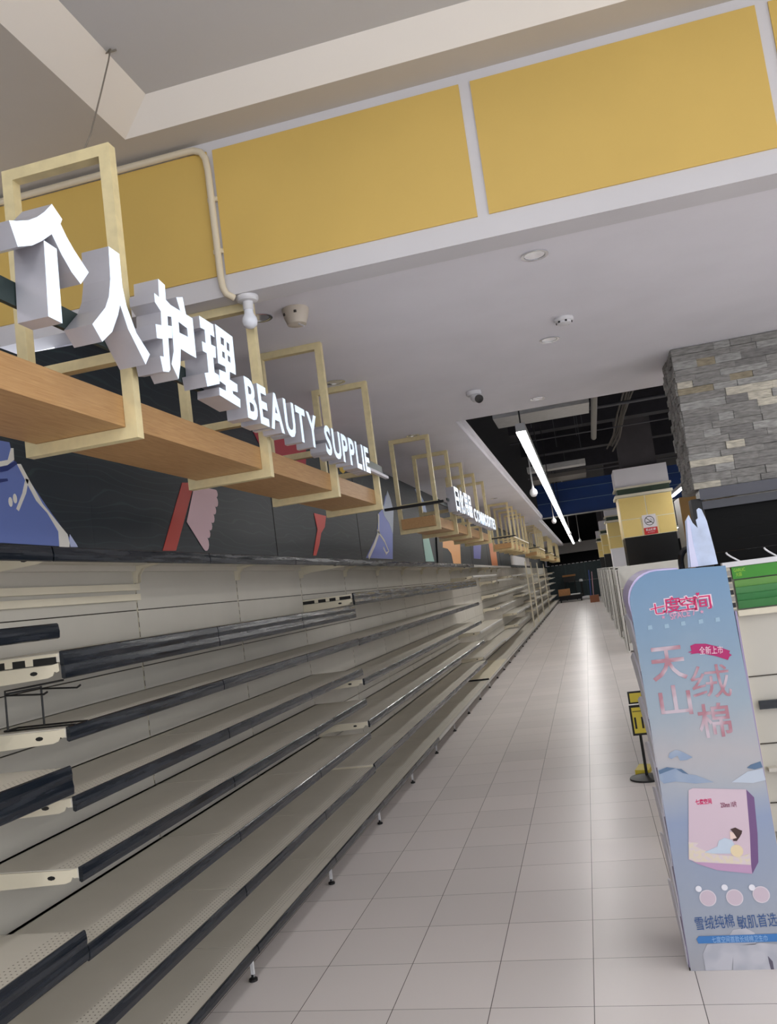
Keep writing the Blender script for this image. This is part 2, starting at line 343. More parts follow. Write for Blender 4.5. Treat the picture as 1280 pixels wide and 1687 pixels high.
G2=dict(
 GE1=[(-1.701,2.666),(-1.672,2.677),(-1.625,2.699),(-1.589,2.723),(-1.555,2.752),(-1.519,2.79),(-1.478,2.765),(-1.488,2.748),(-1.465,2.721),(-1.436,2.696),(-1.374,2.654),(-1.419,2.604),(-1.458,2.625),(-1.496,2.659),(-1.532,2.701),(-1.577,2.664),(-1.619,2.635),(-1.676,2.609)],
 GE2=[(-1.569,2.669),(-1.516,2.667),(-1.521,2.462),(-1.579,2.463)],
 REN=[(-1.255,2.778),(-1.263,2.674),(-1.28,2.616),(-1.306,2.573),(-1.381,2.502),(-1.339,2.463),(-1.281,2.509),(-1.239,2.573),(-1.222,2.609),(-1.19,2.544),(-1.105,2.455),(-1.072,2.496),(-1.142,2.545),(-1.185,2.617),(-1.198,2.674),(-1.197,2.777)],
 HU1=[(-0.963,2.782),(-0.92,2.776),(-0.924,2.723),(-0.894,2.715),(-0.898,2.672),(-0.924,2.666),(-0.928,2.633),(-0.9,2.639),(-0.906,2.595),(-0.935,2.588),(-0.944,2.478),(-0.956,2.467),(-0.995,2.459),(-1.006,2.508),(-0.981,2.512),(-0.976,2.573),(-1.014,2.565),(-1.014,2.612),(-0.974,2.62),(-0.968,2.669),(-1.003,2.69),(-1.001,2.721),(-0.97,2.717)],
 HU2=[(-0.845,2.758),(-0.795,2.775),(-0.782,2.715),(-0.826,2.717)],
 HU3=[(-0.894,2.715),(-0.733,2.717),(-0.737,2.57),(-0.786,2.57),(-0.852,2.573),(-0.868,2.512),(-0.893,2.457),(-0.932,2.5),(-0.906,2.551)],
 HU3h=[(-0.847,2.67),(-0.786,2.665),(-0.786,2.634),(-0.849,2.631)],
 LI1=[(-0.676,2.745),(-0.559,2.746),(-0.559,2.696),(-0.595,2.697),(-0.596,2.658),(-0.559,2.66),(-0.567,2.614),(-0.592,2.61),(-0.594,2.552),(-0.558,2.55),(-0.558,2.517),(-0.671,2.481),(-0.682,2.529),(-0.648,2.539),(-0.645,2.612),(-0.677,2.612),(-0.676,2.649),(-0.645,2.65),(-0.641,2.702),(-0.676,2.7)],
 LI2=[(-0.541,2.754),(-0.384,2.748),(-0.388,2.63),(-0.393,2.59),(-0.45,2.589),(-0.459,2.556),(-0.389,2.552),(-0.394,2.519),(-0.444,2.514),(-0.443,2.503),(-0.377,2.494),(-0.383,2.458),(-0.572,2.47),(-0.567,2.501),(-0.508,2.5),(-0.505,2.523),(-0.558,2.528),(-0.549,2.574),(-0.488,2.577),(-0.489,2.6),(-0.552,2.598)],
 LIh0=[(-0.502,2.715),(-0.472,2.715),(-0.478,2.685),(-0.505,2.686)],
 LIh1=[(-0.448,2.71),(-0.426,2.707),(-0.431,2.674),(-0.454,2.677)],
 LIh2=[(-0.502,2.658),(-0.48,2.658),(-0.483,2.632),(-0.506,2.635)],
 LIh3=[(-0.452,2.655),(-0.43,2.652),(-0.434,2.628),(-0.455,2.631)],
)
# ---------------------------------------------------------------- setting
ZC, ZU = 3.2, 3.85
XW = -.87
struct(box('floor', FLOOR, None, -1.0, 9, -7, 49, -.05, 0))
struct(MB().box(XW-.12, XW-.012, .2, 49, 0, 5.0).box(-1.52, -1.40, -7, .2, 0, 4.2).box(XW-.12, XW-.012, -7, .2, 0, 2.6).build('wall_left', WHITE))
struct(box('wall_far', DARK, None, XW, 9, 48.6, 48.8, 0, 5.0))
struct(box('wall_right', WHITE, None, 8.9, 9.05, .2, 48.6, 0, 5.0))
# ceilings: soffit over the shelves, near field, and strips between the two openings
mb = MB()
mb.box(XW, .43, .2, 20.35, ZC, ZC+.05).box(XW, .455, .2, 20.35, ZC+.05, ZC+.12)
mb.box(.43, 8.9, .2, 4.33, ZC, ZC+.09)
mb.box(XW, .33, 20.35, 46.5, ZC, ZC+.05).box(XW, .355, 20.35, 46.5, ZC+.05, ZC+.12)
struct(mb.build('ceiling', WHITE))
mb = MB(); mb.box(XW, 8.9, 4.2, 48.6, 4.95, 5.05)
mb.box(.36, 8.9, 4.2, 4.3, ZC+.092, 4.95)
mb.box(XW, 8.9, 46.52, 48.6, ZC+.13, ZC+.2)
struct(mb.build('ceiling_slab', DARK))
# near raised ceiling with the tray recess (opening corner at x -.31, y -.13)
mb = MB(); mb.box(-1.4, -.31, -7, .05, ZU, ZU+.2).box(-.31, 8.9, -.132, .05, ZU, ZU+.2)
struct(mb.build('ceiling_upper', mat('upper_ceiling_shaded', (190, 183, 172), .8, noise=.03, nscale=2)))  # white ceiling with its dim light put into a darker colour
mb = MB()
mb.add([(-.31, -7, ZU), (-.31, -.132, ZU), (-.128, -.249, ZU+.10), (-.128, -7, ZU+.10)], [(0, 1, 2, 3)])
mb.add([(-.31, -.132, ZU), (8.9, -.132, ZU), (8.9, -.249, ZU+.10), (-.128, -.249, ZU+.10)], [(0, 1, 2, 3)])
struct(mb.build('trim_1', mat('tray_white', (236, 230, 220), .7)))
struct(box('ceiling_tray', mat('tray_grey', (196, 195, 194), .8, noise=.03, nscale=1), None, -.13, 8.9, -7, -.245, ZU+.10, ZU+.16))  # even grey, darker than the sloped edge around it
# beam with yellow panels
struct(box('beam', mat('beam_paint', (210, 208, 210), .7, noise=.03, nscale=2), None, -1.4, 8.9, .05, .2, 3.1, 4.05))
for i, (a, b) in enumerate(((-1.395, -.0), (.03, 1.195), (1.245, 2.405), (2.455, 3.62), (3.67, 4.8))):
    o = box('beam_panel', YELLOW, None, a, b, .042, .0495, 3.2, 3.802)
    tag(o, ['yellow painted beam panel behind the bent white conduit', 'yellow painted beam panel right of the white conduit, above the bare bulb',
            'widest-looking yellow beam panel at the upper right, above a downlight', 'yellow beam panel cut by the right edge of the photo', 'yellow beam panel at the far right end of the beam'][i], 'panel', 'yellow panels on the ceiling beam')
# bulkheads across the dark openings
struct(box('bulkhead_far', mat('pale_grey_paint', (168, 166, 164), .8), None, XW, 8.9, 46.5, 46.7, 2.72, ZC+.12))
mb = MB(); mb.box(.36, 8.9, 20.4, 20.6, 3.24, 4.18)
o = mb.build('blue_downstand', BLUE)
tag(o, 'deep blue painted downstand hanging across the dark ceiling opening', 'downstand')
for z in (3.62, 3.95): MB().box(.36, 8.9, 20.385, 20.399, z, z+.018).build('joint_rail', mat('pale_blue_joint', (96, 124, 158), .5), o)
tag(MB().box(.36, 8.9, 20.3, 20.36, 3.2, 3.235).build('edge_rail', DUCT), 'thin grey metal rail under the blue downstand', 'rail')

# mural on the left wall ------------------------------------------------------
mural = MB().box(XW-.012, XW, .201, 46.4, 1.7, 3.19).prism([(-5, 1.7), (.2005, 1.7), (.2005, 3.09), (-.25, 2.92), (-5, 2.92)], lambda u, v, w_: (w_, u, v), XW-.0118, XW-.0002).build('wall_mural', MURAL)
tag(mural, 'dark teal wall mural with painted cut-out figures above the left shelves', 'mural')
mcol = dict(m_dress=(104, 124, 190), m_dress_white=(232, 230, 222), m_dress_loop=(232, 230, 222), m_collar=(232, 230, 222), m_belt=(36, 54, 120), m_pocket=(36, 54, 120), m_hem=(186, 196, 232),
            m_stick=(188, 56, 46), m_wing=(226, 190, 196), m_skirt=(176, 40, 58), m_leg=(212, 66, 56), m_fish=(128, 144, 220), m_fishtail=(178, 192, 214),
            m_green=(164, 208, 198), m_greenup=(160, 180, 214), m_orange=(240, 178, 118), m_purple=(120, 124, 206), m_amber=(240, 150, 92), m_yellow=(226, 190, 60), m_pil=(20, 22, 26))
mname = dict(m_dress='dress_figure', m_dress_white='dress_fold', m_dress_loop='dress_curl', m_collar='dress_collar', m_belt='dress_belt', m_pocket='dress_pocket', m_hem='dress_hem',
             m_stick='red_trunk', m_wing='pink_wing', m_skirt='crimson_shape', m_leg='red_leg', m_fish='blue_robe', m_fishtail='pale_hood',
             m_green='mint_shape', m_greenup='mint_ribbon', m_orange='orange_shape', m_purple='violet_shape', m_amber='amber_shape', m_yellow='yellow_tip', m_pil='dark_post')
lay = {'m_dress': .002, 'm_fish': .002, 'm_stick': .002, 'm_wing': .003, 'm_belt': .005, 'm_collar': .004, 'm_pil': .02}
mur = lambda d: (lambda u, v, w: (XW+d+w, u, v))
fl = [(1.654, 2.49)]
G['m_dress'] = G['m_dress'][1:-1]+[(-1.02, 2.075), (-.72, 2.36), (-.60, 2.50)]
tips = [(1.64, 2.49), (1.645, 2.44), (1.60, 2.38), (1.565, 2.325), (1.52, 2.27), (1.475, 2.22), (1.44, 2.165), (1.37, 2.09)]
for a, b in zip(tips, tips[1:]):
    c = ((a[0]+b[0])/2, (a[1]+b[1])/2); ra = math.dist(a, b)/2; t0 = math.atan2(a[1]-c[1], a[0]-c[0])
    fl += [(c[0]+1.0*ra*math.cos(t0-q*math.pi/6), c[1]+1.0*ra*math.sin(t0-q*math.pi/6)) for q in range(7)]
G['m_wing'] = [(1.34, 2.49)]+fl[1:]+[(1.185, 2.25)]
for k, c in mcol.items():
    put(shape([G[k]], .002), mur(lay.get(k, .004)), mname[k], mat('mural_'+k, c, .45), mural)
for q in ([(-.39, 2.245), (.02, .03)], [(-.36, 2.262), (.02, .03)]):
    (cy, cz), (ry, rz) = q
    put(shape([[(cy+.6*ry*math.cos(t*.5236), cz+.7*rz*math.sin(t*.5236)) for t in range(12)]], .002), mur(.004), 'dress_button', MATS['mural_m_dress_white'], mural)
def ribbon(pts, wd):
    L, R = [], []
    for i, p in enumerate(pts):
        a, b = pts[max(i-1, 0)], pts[min(i+1, len(pts)-1)]
        d = Vector((b[0]-a[0], b[1]-a[1])).normalized(); n = Vector((-d.y, d.x))*wd/2
        L.append((p[0]+n.x, p[1]+n.y)); R.append((p[0]-n.x, p[1]-n.y))
    return L+R[::-1]
put(shape([ribbon([(5.4, 2.09), (5.75, 2.25), (6.02, 2.4), (6.12, 2.62)], .05)], .002), mur(.005), 'robe_outline', MATS['mural_m_dress_white'], mural)
put(shape([ribbon([(5.95, 2.42), (6.25, 2.3), (6.4, 2.18), (6.25, 2.15), (6.15, 2.22)], .035)], .002), mur(.005), 'robe_fold', MATS['mural_m_dress_white'], mural)
for y in (2.65, 5.13, 14.0, 17.0, 20.0): MB().box(XW-.004, XW+.003, y, y+.012, 1.75, 3.18).build('board_joint', BLACK, mural)

# stone clad pier and roller shutter on the right ------------------------------
STON = [mat('ledgestone_%s' % n, c, .85, noise=.3, nscale=18, stretch=(1, 1, 5), bump=.7) for n, c in
        (('slate', (134, 132, 128)), ('ash', (154, 153, 149)), ('charcoal', (124, 122, 119)), ('sand', (192, 186, 170)), ('ochre', (148, 138, 116)), ('grey', (138, 136, 132)))]
pier = MB().box(2.30, 5.2, 3.08, 3.75, 2.13, 3.198, 5)
rnd = random.Random(3)
z = 2.13
while z < 3.19:
    h = min(rnd.uniform(.042, .062), 3.196-z); x = 2.282-rnd.uniform(0, .01)
    while x < 5.2:
        l = rnd.uniform(.10, .34); x1 = min(x+l, 5.2); o_ = rnd.uniform(.0, .014)
        pick = rnd.choices(range(6), (26, 20, 18, 11, 4, 24))[0]
        pier.box(x, x1-.0015, 3.05-o_, 3.09, z+.0005, z+h-.001, pick); x = x1
    y = 3.06
    while y < 3.75:
        l = rnd.uniform(.07, .2); y1 = min(y+l, 3.75)
        pier.box(2.285-rnd.uniform(0, .022), 2.302, y, y1-.003, z+.001, z+h-.002, rnd.choice((0, 1, 1, 5, 1))); y = y1  # side face favours pale stones, its brightness put into the colour mix
    z += h
pier = pier.build('stone_pier', STON)
tag(pier, 'grey ledgestone clad pier with scattered sand coloured stones at the right', 'stone cladding')
sh = empty('roller_shutter', (3.4, 3.2, 0)); tag(sh, 'black roller shutter closed below the stone cladding', 'roller shutter')
def kid(mb, name, m, root, **k):
    o = mb.build(name, m, root, **k); l = root.location
    o.data.transform(Matrix.Translation(-l)); return o
kid(MB().box(2.30, 5.1, 3.0, 3.2, 2.045, 2.125), 'shutter_box', mat('shutter_housing', (56, 56, 68), .25), sh)
kid(MB().box(2.31, 5.1, 3.03, 3.2, 1.975, 2.035), 'bottom_rail', mat('shutter_lip', (44, 44, 54), .25), sh)
cur = MB()
for i in range(24): cur.box(2.33, 5.1, 3.09, 3.105-.0006*(i % 2), .02+i*.0815, .02+i*.0815+.0812)
kid(cur, 'curtain', mat('shutter_black', (6, 6, 6), .45, spec=.12), sh)
kid(MB().box(2.24, 2.32, 3.04, 3.2, 0, 2.06), 'guide_rail', BLACK, sh)
pl = MB().box(2.385, 2.9, 5.0, 5.45, 0, 2.22); pl.m[0] = 1
o = pl.build('clad_pillar', [TAN, GREYG]); tag(o, 'narrow tan and glossy grey clad pillar left of the roller shutter', 'pillar')

# ---------------------------------------------------------------- shelving run
Y0, PITCH, XB = -.94, 1.19, -.712
HOLE = BLACK
def shelf_mesh(L, d):
    m = MB(); m.box(.0085, d-.004, .003, L-.003, -.003, 0); m.box(d-.018, d, .003, L-.003, -.03, 0.0005); m.box(.0085, .03, .003, L-.003, -.03, 0)
    return m.mesh('shelf', SHELF)
def strip_mesh(L, tall=.042):
    m = MB(); n = 6
    prof = [(.0, .004), (.008, .006), (.012, .002), (.016, -tall*.5), (.014, -tall), (.008, -tall-.003), (.0, -tall+.002)]
    k = len(prof)
    m.add([(p[0], y, p[1]) for y in (.004, L-.004) for p in prof], [tuple(range(k)), tuple(range(2*k-1, k-1, -1))]+[(i, (i+1) % k, (i+1) % k+k, i+k) for i in range(k)])
    return m.mesh('price_rail', STRIP)
def bracket_mesh(d, dz=0):
    m = MB(); pr = [(0, -.004), (d-.03, -.004), (d-.006, .0), (d-.004, -.026), (d-.014, -.03), (d-.022, -.026), (d-.03, -.040), (d-.05, -.046), (.10, -.056), (0, -.075)]
    m.prism([(u, v+dz) for u, v in pr], lambda u, v, w_: (u, w_, v), -.002, .002, 0)
    c = [(d-.10+.015*math.cos(t*.7854), -.026+dz+.007*math.sin(t*.7854)) for t in range(8)]
    m.prism(c, lambda u, v, w_: (u, w_, v), -.0026, .0026, 1)
    if dz:
        m.box(.0, d-.012, -.001, .003, -.036, -.010, 1); m.box(0, d-.006, -.002, .002, -.012, -.002, 0)
        for u in (.1, .19, .27): m.box(u, u+.03, -.0015, .0, -.034, -.012, 0)
    return m.mesh('bracket', [IVORY, HOLE])
def gusset_mesh():
    m = MB(); m.prism([(0, -.004), (.14, -.004), (.05, -.02), (.026, -.05), (.024, -.085), (0, -.09)], lambda u, v, w_: (u, w_, v), 0, .004)
    return m.mesh('bracket', IVORY)
D = .40
SM, STM, BRM, BRD, GUS = shelf_mesh(PITCH, D), strip_mesh(PITCH), bracket_mesh(D), bracket_mesh(D, -.034), gusset_mesh()
SM2, STM2, BRM2 = shelf_mesh(PITCH, .36), strip_mesh(PITCH, .03), bracket_mesh(.36)
PALE = mat('pale_price_rail', (170, 168, 162), .3, noise=.25, nscale=10, stretch=(1, 6, 20))
STM3 = strip_mesh(PITCH, .032); STM3.materials[0] = PALE
STM4 = strip_mesh(PITCH, .03); STM4.materials[0] = PALE
def inst(me, name, parent, loc=(0, 0, 0)):
    o = bpy.data.objects.new(name, me); COL.objects.link(o); o.parent = parent; o.location = loc; return o
# back panel (four bolted sheets per bay), upright, base
m = MB()
cuts = [.17, .38, .60, .82, 1.04, 1.26, 1.47, 1.74, 1.985]
for a, b in zip(cuts, cuts[1:]): m.box(0, .008, .006, PITCH-.006, a+.0025, b-.0025)
m.box(-.004, .0, 0, PITCH, .1, 1.985, 1)
BACKM = m.mesh('back_panel', [PANEL, GROOVE])
m = MB().box(-.045, -.005, .0, .04, .0, 2.0).box(-.005, .0065, .0005, .0055, .1, 2.0)
for i in range(38): m.box(.0066, .0072, .0012, .0048, .2+i*.047, .2+i*.047+.026, 1)
UPM = m.mesh('upright', [IVORY, GROOVE])
m = MB().box(.0, .425, .003, PITCH-.003, .157, .16).box(.405, .43, .003, PITCH-.003, .128, .1605).box(0, .02, .003, PITCH-.003, .1, .16)
BASEM = m.mesh('base_shelf', SHELF)
m = strip_mesh(PITCH, .034); BSTM = m
BSTP = strip_mesh(PITCH, .03); BSTP.materials[0] = PALE
GAPSHADEM = MB().box(.20, .208, 0, PITCH, .0, .127).mesh('base_gap_shade', mat('gap_shade_brown', (74, 64, 54), .6))  # dark sheet set back under the base, standing for the shaded gap
m = MB().box(.385, .40, .016, .028, .02, .128); m.lathe([(.012, 0), (.02, .002), (.02, .012), (.009, .016), (.009, .03)], (.392, .022, 0), 12, 1)
FOOTM = m.mesh('levelling_foot', [PLAST, BLACK])
WORDS = 'first second third fourth fifth sixth seventh eighth ninth tenth eleventh twelfth thirteenth fourteenth fifteenth sixteenth seventeenth eighteenth nineteenth twentieth'.split()
def ordw(n):
    if n <= 20: return WORDS[n-1]
    t = {2: 'twenty', 3: 'thirty', 4: 'forty'}[n//10]
    return (t+'-'+WORDS[n % 10-1]) if n % 10 else {30: 'thirtieth', 40: 'fortieth'}[n]
LV = {-1: [(1.700, 0), (1.235, 2), (.717, 2)]}
for k in (0, 1, 2): LV[k] = [(1.608, 2), (1.36, 1), (1.135, 1), (.912, 1), (.667, 1), (.42, 1)]
for k in range(3, 9): LV[k] = [(1.70, 2), (1.355, 1), (1.06, 1), (.75, 1), (.435, 1)]
rk = random.Random(11)
NB = 38
FRONTPOST = MB().box(.385, .425, .002, .032, .1615, 2.12).mesh('front_post', IVORY)
bayname = {0: 'second bay from the near end, with a wire rack on its shelf', 1: 'third bay from near end, below the pink wing of the mural', 2: 'fourth bay from near end, last with the lower double rail'}
for k in range(-1, NB):
    y = Y0+PITCH*k
    r = empty('gondola_bay', (XB, y, 0))
    if k == -1: lab = 'nearest ivory shelving bay at the left edge, only a few shelves left'
    elif k in bayname: lab = 'ivory shelving, '+bayname[k]
    else: lab = '%s bay of empty ivory wall shelving counted from the near end' % ordw(k+2)
    tag(r, lab, 'shelf', 'wall shelving bays along the left of the aisle')
    far = k >= 9
    inst(BACKM, 'back_panel', r); inst(UPM, 'upright', r)
    inst(BASEM, 'base_shelf', r); b = inst(BSTP if k > 4 else BSTM, 'price_rail', r.children[-1], (.43, 0, .16)) if False else None
    bs = [c for c in r.children if c.data is BASEM][0]
    inst(BSTP if k > 4 else BSTM, 'price_rail', bs, (.43, 0, .160))
    inst(GAPSHADEM, 'base_gap_shade', r); inst(FOOTM, 'levelling_foot', r)
    if not far:
        lv = LV[k]; smesh, bmesh_, d = SM, BRM, D
    else:
        smesh, bmesh_, d = SM2, BRM2, .36
        blk = (k-9)//3; rb = random.Random(blk*5+2); base = [1.72, 1.45, 1.15, .86, .52]
        lv = [(zz+rb.uniform(-.07, .07), 4) for zz in base if rb.random() > .12]
    if k <= 14: lv = lv+[(1.957, 1 if k < 9 else 4)]
    for zz, kind in lv:
        s = inst(smesh, 'shelf', r, (0, 0, zz))
        if kind == 0: inst(STM, 'price_rail', s, (d, 0, .0))
        elif kind == 1: inst(STM, 'price_rail', s, (d, 0, .0))
        elif kind == 2: inst(STM, 'price_rail', s, (d, 0, .0)); inst(STM, 'price_rail', s, (d+.002, 0, -.043))
        elif kind == 4: inst(STM4, 'price_rail', s, (d, 0, .0))
        inst(GUS, 'bracket', s, (.0085, .012, 0)); inst(GUS, 'bracket', s, (.0085, PITCH-.016, 0))
        if k in (0, 3) or (far and (k-9) % 3 == 0): inst(BRD if kind == 2 and not far else bmesh_, 'bracket', s, (0, .0026, 0))
    if k == 0:
        for zz in (1.85, 1.802): MB().box(.0085, .03, .01, PITCH+.004, zz-.015, zz+.015).build('hook_rail', IVORY, r)
    if k in (19, 21, 24, 28): inst(FRONTPOST, 'front_post', r)

# things left on the shelves
rack = MB(); T = lambda *p: rack.tube(p, .0035, 6)
T((-.575, -.90, 1.3655), (-.30, -.90, 1.3655)); T((-.575, -.83, 1.3655), (-.30, -.83, 1.3655)); T((-.575, -.90, 1.3655), (-.575, -.83, 1.3655))
T((-.56, -.90, 1.366), (-.56, -.90, 1.50), (-.47, -.90, 1.505), (-.33, -.90, 1.515)); T((-.47, -.83, 1.366), (-.47, -.83, 1.50)); T((-.56, -.90, 1.49), (-.47, -.83, 1.495))
T((-.56, -.90, 1.485), (-.41, -.90, 1.475), (-.395, -.90, 1.482)); T((-.47, -.83, 1.49), (-.33, -.83, 1.48), (-.315, -.83, 1.488))
tag(rack.build('wire_rack', BLACK), 'small black wire display rack standing on the left end of a shelf', 'rack')
lp = MB().box(-.63, -.275, 9.52, 12.4, .167, .182, 0); lp.box(-.63, -.275, 9.50, 9.52, .163, .186, 1)
tag(lp.build('loose_shelf_board', [IVORY, BLACK]), 'loose ivory shelf board with black end edge lying on the base shelf', 'board')
tag(box('blank_sign_board', PLAST, None, -.36, -.33, 17.4, 24, 2.0, 2.24), 'blank white sign board above the far shelving under the hanging shelves', 'sign board')

# ---------------------------------------------------------------- hanging shelf units
XL, XR, T4 = -.325, .09, .04
def frame_mesh(top, fb, wide=T4):
    m = MB(); t = wide
    for x in (XL, XR-t): m.box(x, x+t, -t/2, t/2, fb, top)
    m.box(XL+t, XR-t, -t/2, t/2, fb, fb+.039); m.box(XL+t, XR-t, -t/2, t/2, top-t, top); m.box(XL+t, XR-t, -t/2, t/2, fb+.26, fb+.295)
    return m.mesh('frame', GOLD)
FM = {}
units = [('nearest hanging oak shelf in gold frames, carrying the lit beauty sign', [(-.98, 3.27), (.18, 3.099), (1.25, 3.199), (2.30, 3.199)], -2.6, 2.315),
         ('second hanging oak shelf in gold frames, under the smaller lit sign', [(v, 3.199) for v in (4.72, 5.87, 6.98, 8.19, 9.28)], 4.62, 9.31),
         ('third hanging oak shelf in gold frames along the aisle', [(v, 3.199) for v in (13.35, 14.45, 15.55, 16.8, 17.9)], 13.2, 17.95),
         ('fourth hanging oak shelf in gold frames, beyond the blue downstand', [(v, 3.199) for v in (22.3, 23.4, 24.5, 25.6, 26.7)], 22.1, 26.8),
         ('fifth hanging oak shelf in gold frames, far down the aisle', [(v, 3.199) for v in (30.9, 32, 33.1, 34.2, 35.3)], 30.7, 35.4),
         ('farthest hanging oak shelf in gold frames at the aisle end', [(v, 3.199) for v in (39.6, 40.7, 41.8, 42.9, 44)], 39.4, 44.1)]
for i, (lab, fr, a, b) in enumerate(units):
    fb = 2.262 if i == 0 else 2.235
    for y, t in fr:
        if (t, fb) not in FM: FM[t, fb] = frame_mesh(t, fb)
    r = empty('hanging_shelf', (XL, fr[0][0], 2.245)); tag(r, lab, 'hanging shelf', 'hanging oak shelves over the aisle')
    for y, t in fr: inst(FM[t, fb], 'frame', r, (-XL, y-fr[0][0], -2.245))
    kid(MB().box(XL+.041, XR-.041, a, b, fb+.04, fb+.143), 'plank', WOOD, r)
    if i: kid(MB().box(XL-.12, XR+.07, fr[0][0]-.075, fr[0][0]-.025, 2.49, 2.515), 'end_rail', BLACK, r)
    if i: kid(MB().box(XR+.001, XR+.018, fr[0][0]-.05, fr[-1][0]+.1, 2.49, 2.515), 'front_rail', DKGREEN if i == 1 else CREAM, r)
wire = MB().tube([(-.02, -.98, 3.268), (.005, -.96, 3.34), (-.03, -.80, 3.6), (-.07, -.65, 3.83), (-.105, -.56, 3.95)], .003, 6)
wire.tube([(-.105, -.56, 3.95), (-.12, -.57, 3.93), (-.085, -.55, 3.947)], .004, 6)
tag(wire.build('hanging_wire', mat('steel_wire', (120, 112, 100), .5)), 'thin twisted wire from the ceiling tray edge to the nearest gold frame', 'wire')

# lit signs
XS = .20
sg = empty('lit_sign', (.12, -1.7, 2.43)); tag(sg, 'big lit white channel-letter sign with Chinese characters and BEAUTY SUPPLIE', 'sign')
sgn = lambda u, v, w_: (XS-.045+w_-.12, u+1.7, v-2.43)
LD = .09
def letter(vf, root, fn=sgn): return put(vf, fn, 'letter', [SILVER, LETTER], root, LD/2)
for loops in ([G2['GE1']], [G2['GE2']], [G2['REN']], [G2['HU1']], [G2['HU2']], [G2['HU3'], G2['HU3h']], [G2['LI1']], [G2['LI2'], G2['LIh0'], G2['LIh1'], G2['LIh2'], G2['LIh3']]):
    letter(shape(loops, LD), sg)
def word(s, u0, u1, v0, v1, root, fn=sgn, bold=.03):
    ws = []; x = 0
    for ch in s:
        vf = text(ch, LD, bold); xs = [v.x for v in vf[0]]; wd = max(xs)-min(xs); ws.append((vf, x, wd)); x += wd+.11
    k = (u1-u0)/(x-.11)
    for vf, x0, wd in ws: letter(fit(vf, u0+x0*k, u0+(x0+wd)*k, v0, v1), root, fn)
word('BEAUTY', -.315, .60, 2.432, 2.605, sg); word('SUPPLIE', .72, 1.63, 2.425, 2.588, sg)
kid(MB().box(.095, .108, -2.6, 2.36, 2.51, 2.575), 'sign_rail', DKGREEN, sg)
kid(MB().box(.11, .135, 1.66, 2.42, 2.488, 2.508), 'tail_rail', CARD, sg)
sg2 = empty('lit_sign', (.12, 5.2, 2.4)); tag(sg2, 'smaller lit white letter sign on the second hanging shelf', 'sign')
sgn2 = lambda u, v, w_: (XS-.045+w_-.12, u-5.2, v-2.4)
for i, ch in enumerate('日化用品'):
    letter(fit(text(ch, LD, .035), 5.22+i*.335, 5.22+i*.335+.30, 2.435, 2.70), sg2, sgn2)
word('COMMODITIES', 6.66, 9.1, 2.41, 2.575, sg2, sgn2)
kid(MB().box(.12, .135, 5.1, 9.2, 2.55, 2.575), 'sign_rail', DKGREEN, sg2)
# ---------------------------------------------------------------- ceiling fittings
def downlight(x, y, lab, grp='round downlights in the white ceiling'):
    r = empty('downlight', (x, y, ZC)); tag(r, lab, 'downlight', grp)
    smooth(MB().lathe([(.052, .02), (.052, -.004), (.068, -.006), (.068, -.001)], (0, 0, 0), 28).build('trim_ring', CHROME, r))
    smooth(MB().lathe([(.05, -.002), (.03, .014), (.012, .018)], (0, 0, 0), 24).build('reflector', mat('downlight_reflector', (236, 236, 240), .12, metal=.55), r))
for x, y, l in ((1.402, .609, 'largest chrome downlight, just below the beam panels'), (1.41, 2.135, 'chrome downlight close to the round smoke detector'), (1.232, 3.929, 'chrome downlight near the edge of the dark opening'),
                (-.10, 2.166, 'chrome downlight above the third gold frame of the near shelf'), (-.052, 4.627, 'chrome downlight over the first frame of the second hanging shelf'), (-.056, .652, 'chrome downlight half hidden behind the bare bulb'),
                (-.06, 12.2, 'small chrome downlight over the gap before the third hanging shelf'), (-.06, 20.9, 'small chrome downlight before the fourth hanging shelf'), (-.06, 29.5, 'farthest small chrome downlight over the aisle')):
    downlight(x, y, l)
o = MB().lathe([(.06, 0), (.06, -.012), (.055, -.02), (.046, -.022), (.044, -.034), (.03, -.04), (.001, -.041)], (1.513, 1.726, ZC-.001), 24).build('smoke_detector', PLAST); smooth(o, 30)
for a in range(6): MB().box(1.513+.044*math.cos(a)-.006, 1.513+.044*math.cos(a)+.006, 1.726+.044*math.sin(a)-.006, 1.726+.044*math.sin(a)+.006, ZC-.034, ZC-.024).build('vent_slot', BLACK, o)
tag(o, 'white round smoke detector with dark vent slots on the ceiling', 'smoke detector')
r = empty('motion_sensor', (.149, .64, ZC)); tag(r, 'cream tapered sensor housing under the ceiling right of the bulb', 'sensor')
smooth(MB().lathe([(.07, -.001), (.07, -.014), (.062, -.05), (.05, -.085), (.02, -.095), (.001, -.096)], (0, 0, 0), 24).build('housing', mat('aged_white_plastic', (206, 196, 180), .5), r), 30)
for a in (-2.4, -1.3): MB().lathe([(.008, -.006), (.008, .006)], (.064*math.cos(a), .064*math.sin(a), -.035), 8).build('screw', GROOVE, r)
MB().tube([(.02, -.03, -.094), (.05, -.04, -.115)], .004, 6).build('lever', PLAST, r)
r = empty('dome_camera', (.75, 3.231, ZC)); tag(r, 'white security camera with black lens on the ceiling', 'camera')
smooth(MB().lathe([(.062, -.001), (.062, -.03), (.05, -.036), (.045, -.045)], (0, 0, 0), 24).build('base', PLAST, r), 30)
smooth(MB().lathe([(.001, -.098), (.03, -.092), (.048, -.072), (.05, -.05), (.04, -.04)], (0.02, -.02, 0), 24).build('body', PLAST, r), 30)
ln = MB().lathe([(.034, 0), (.034, .012), (.001, .013)], (0, 0, 0), 20).build('lens', BLACKGLOSS, r)
ln.matrix_local = Matrix.Translation((.04, -.055, -.078)) @ Vector((.35, -.85, -.4)).to_track_quat('Z', 'X').to_matrix().to_4x4()
r = empty('bare_bulb', (.095, .104, 3.1)); tag(r, 'bare white light bulb in a round lamp holder under the beam', 'light bulb')
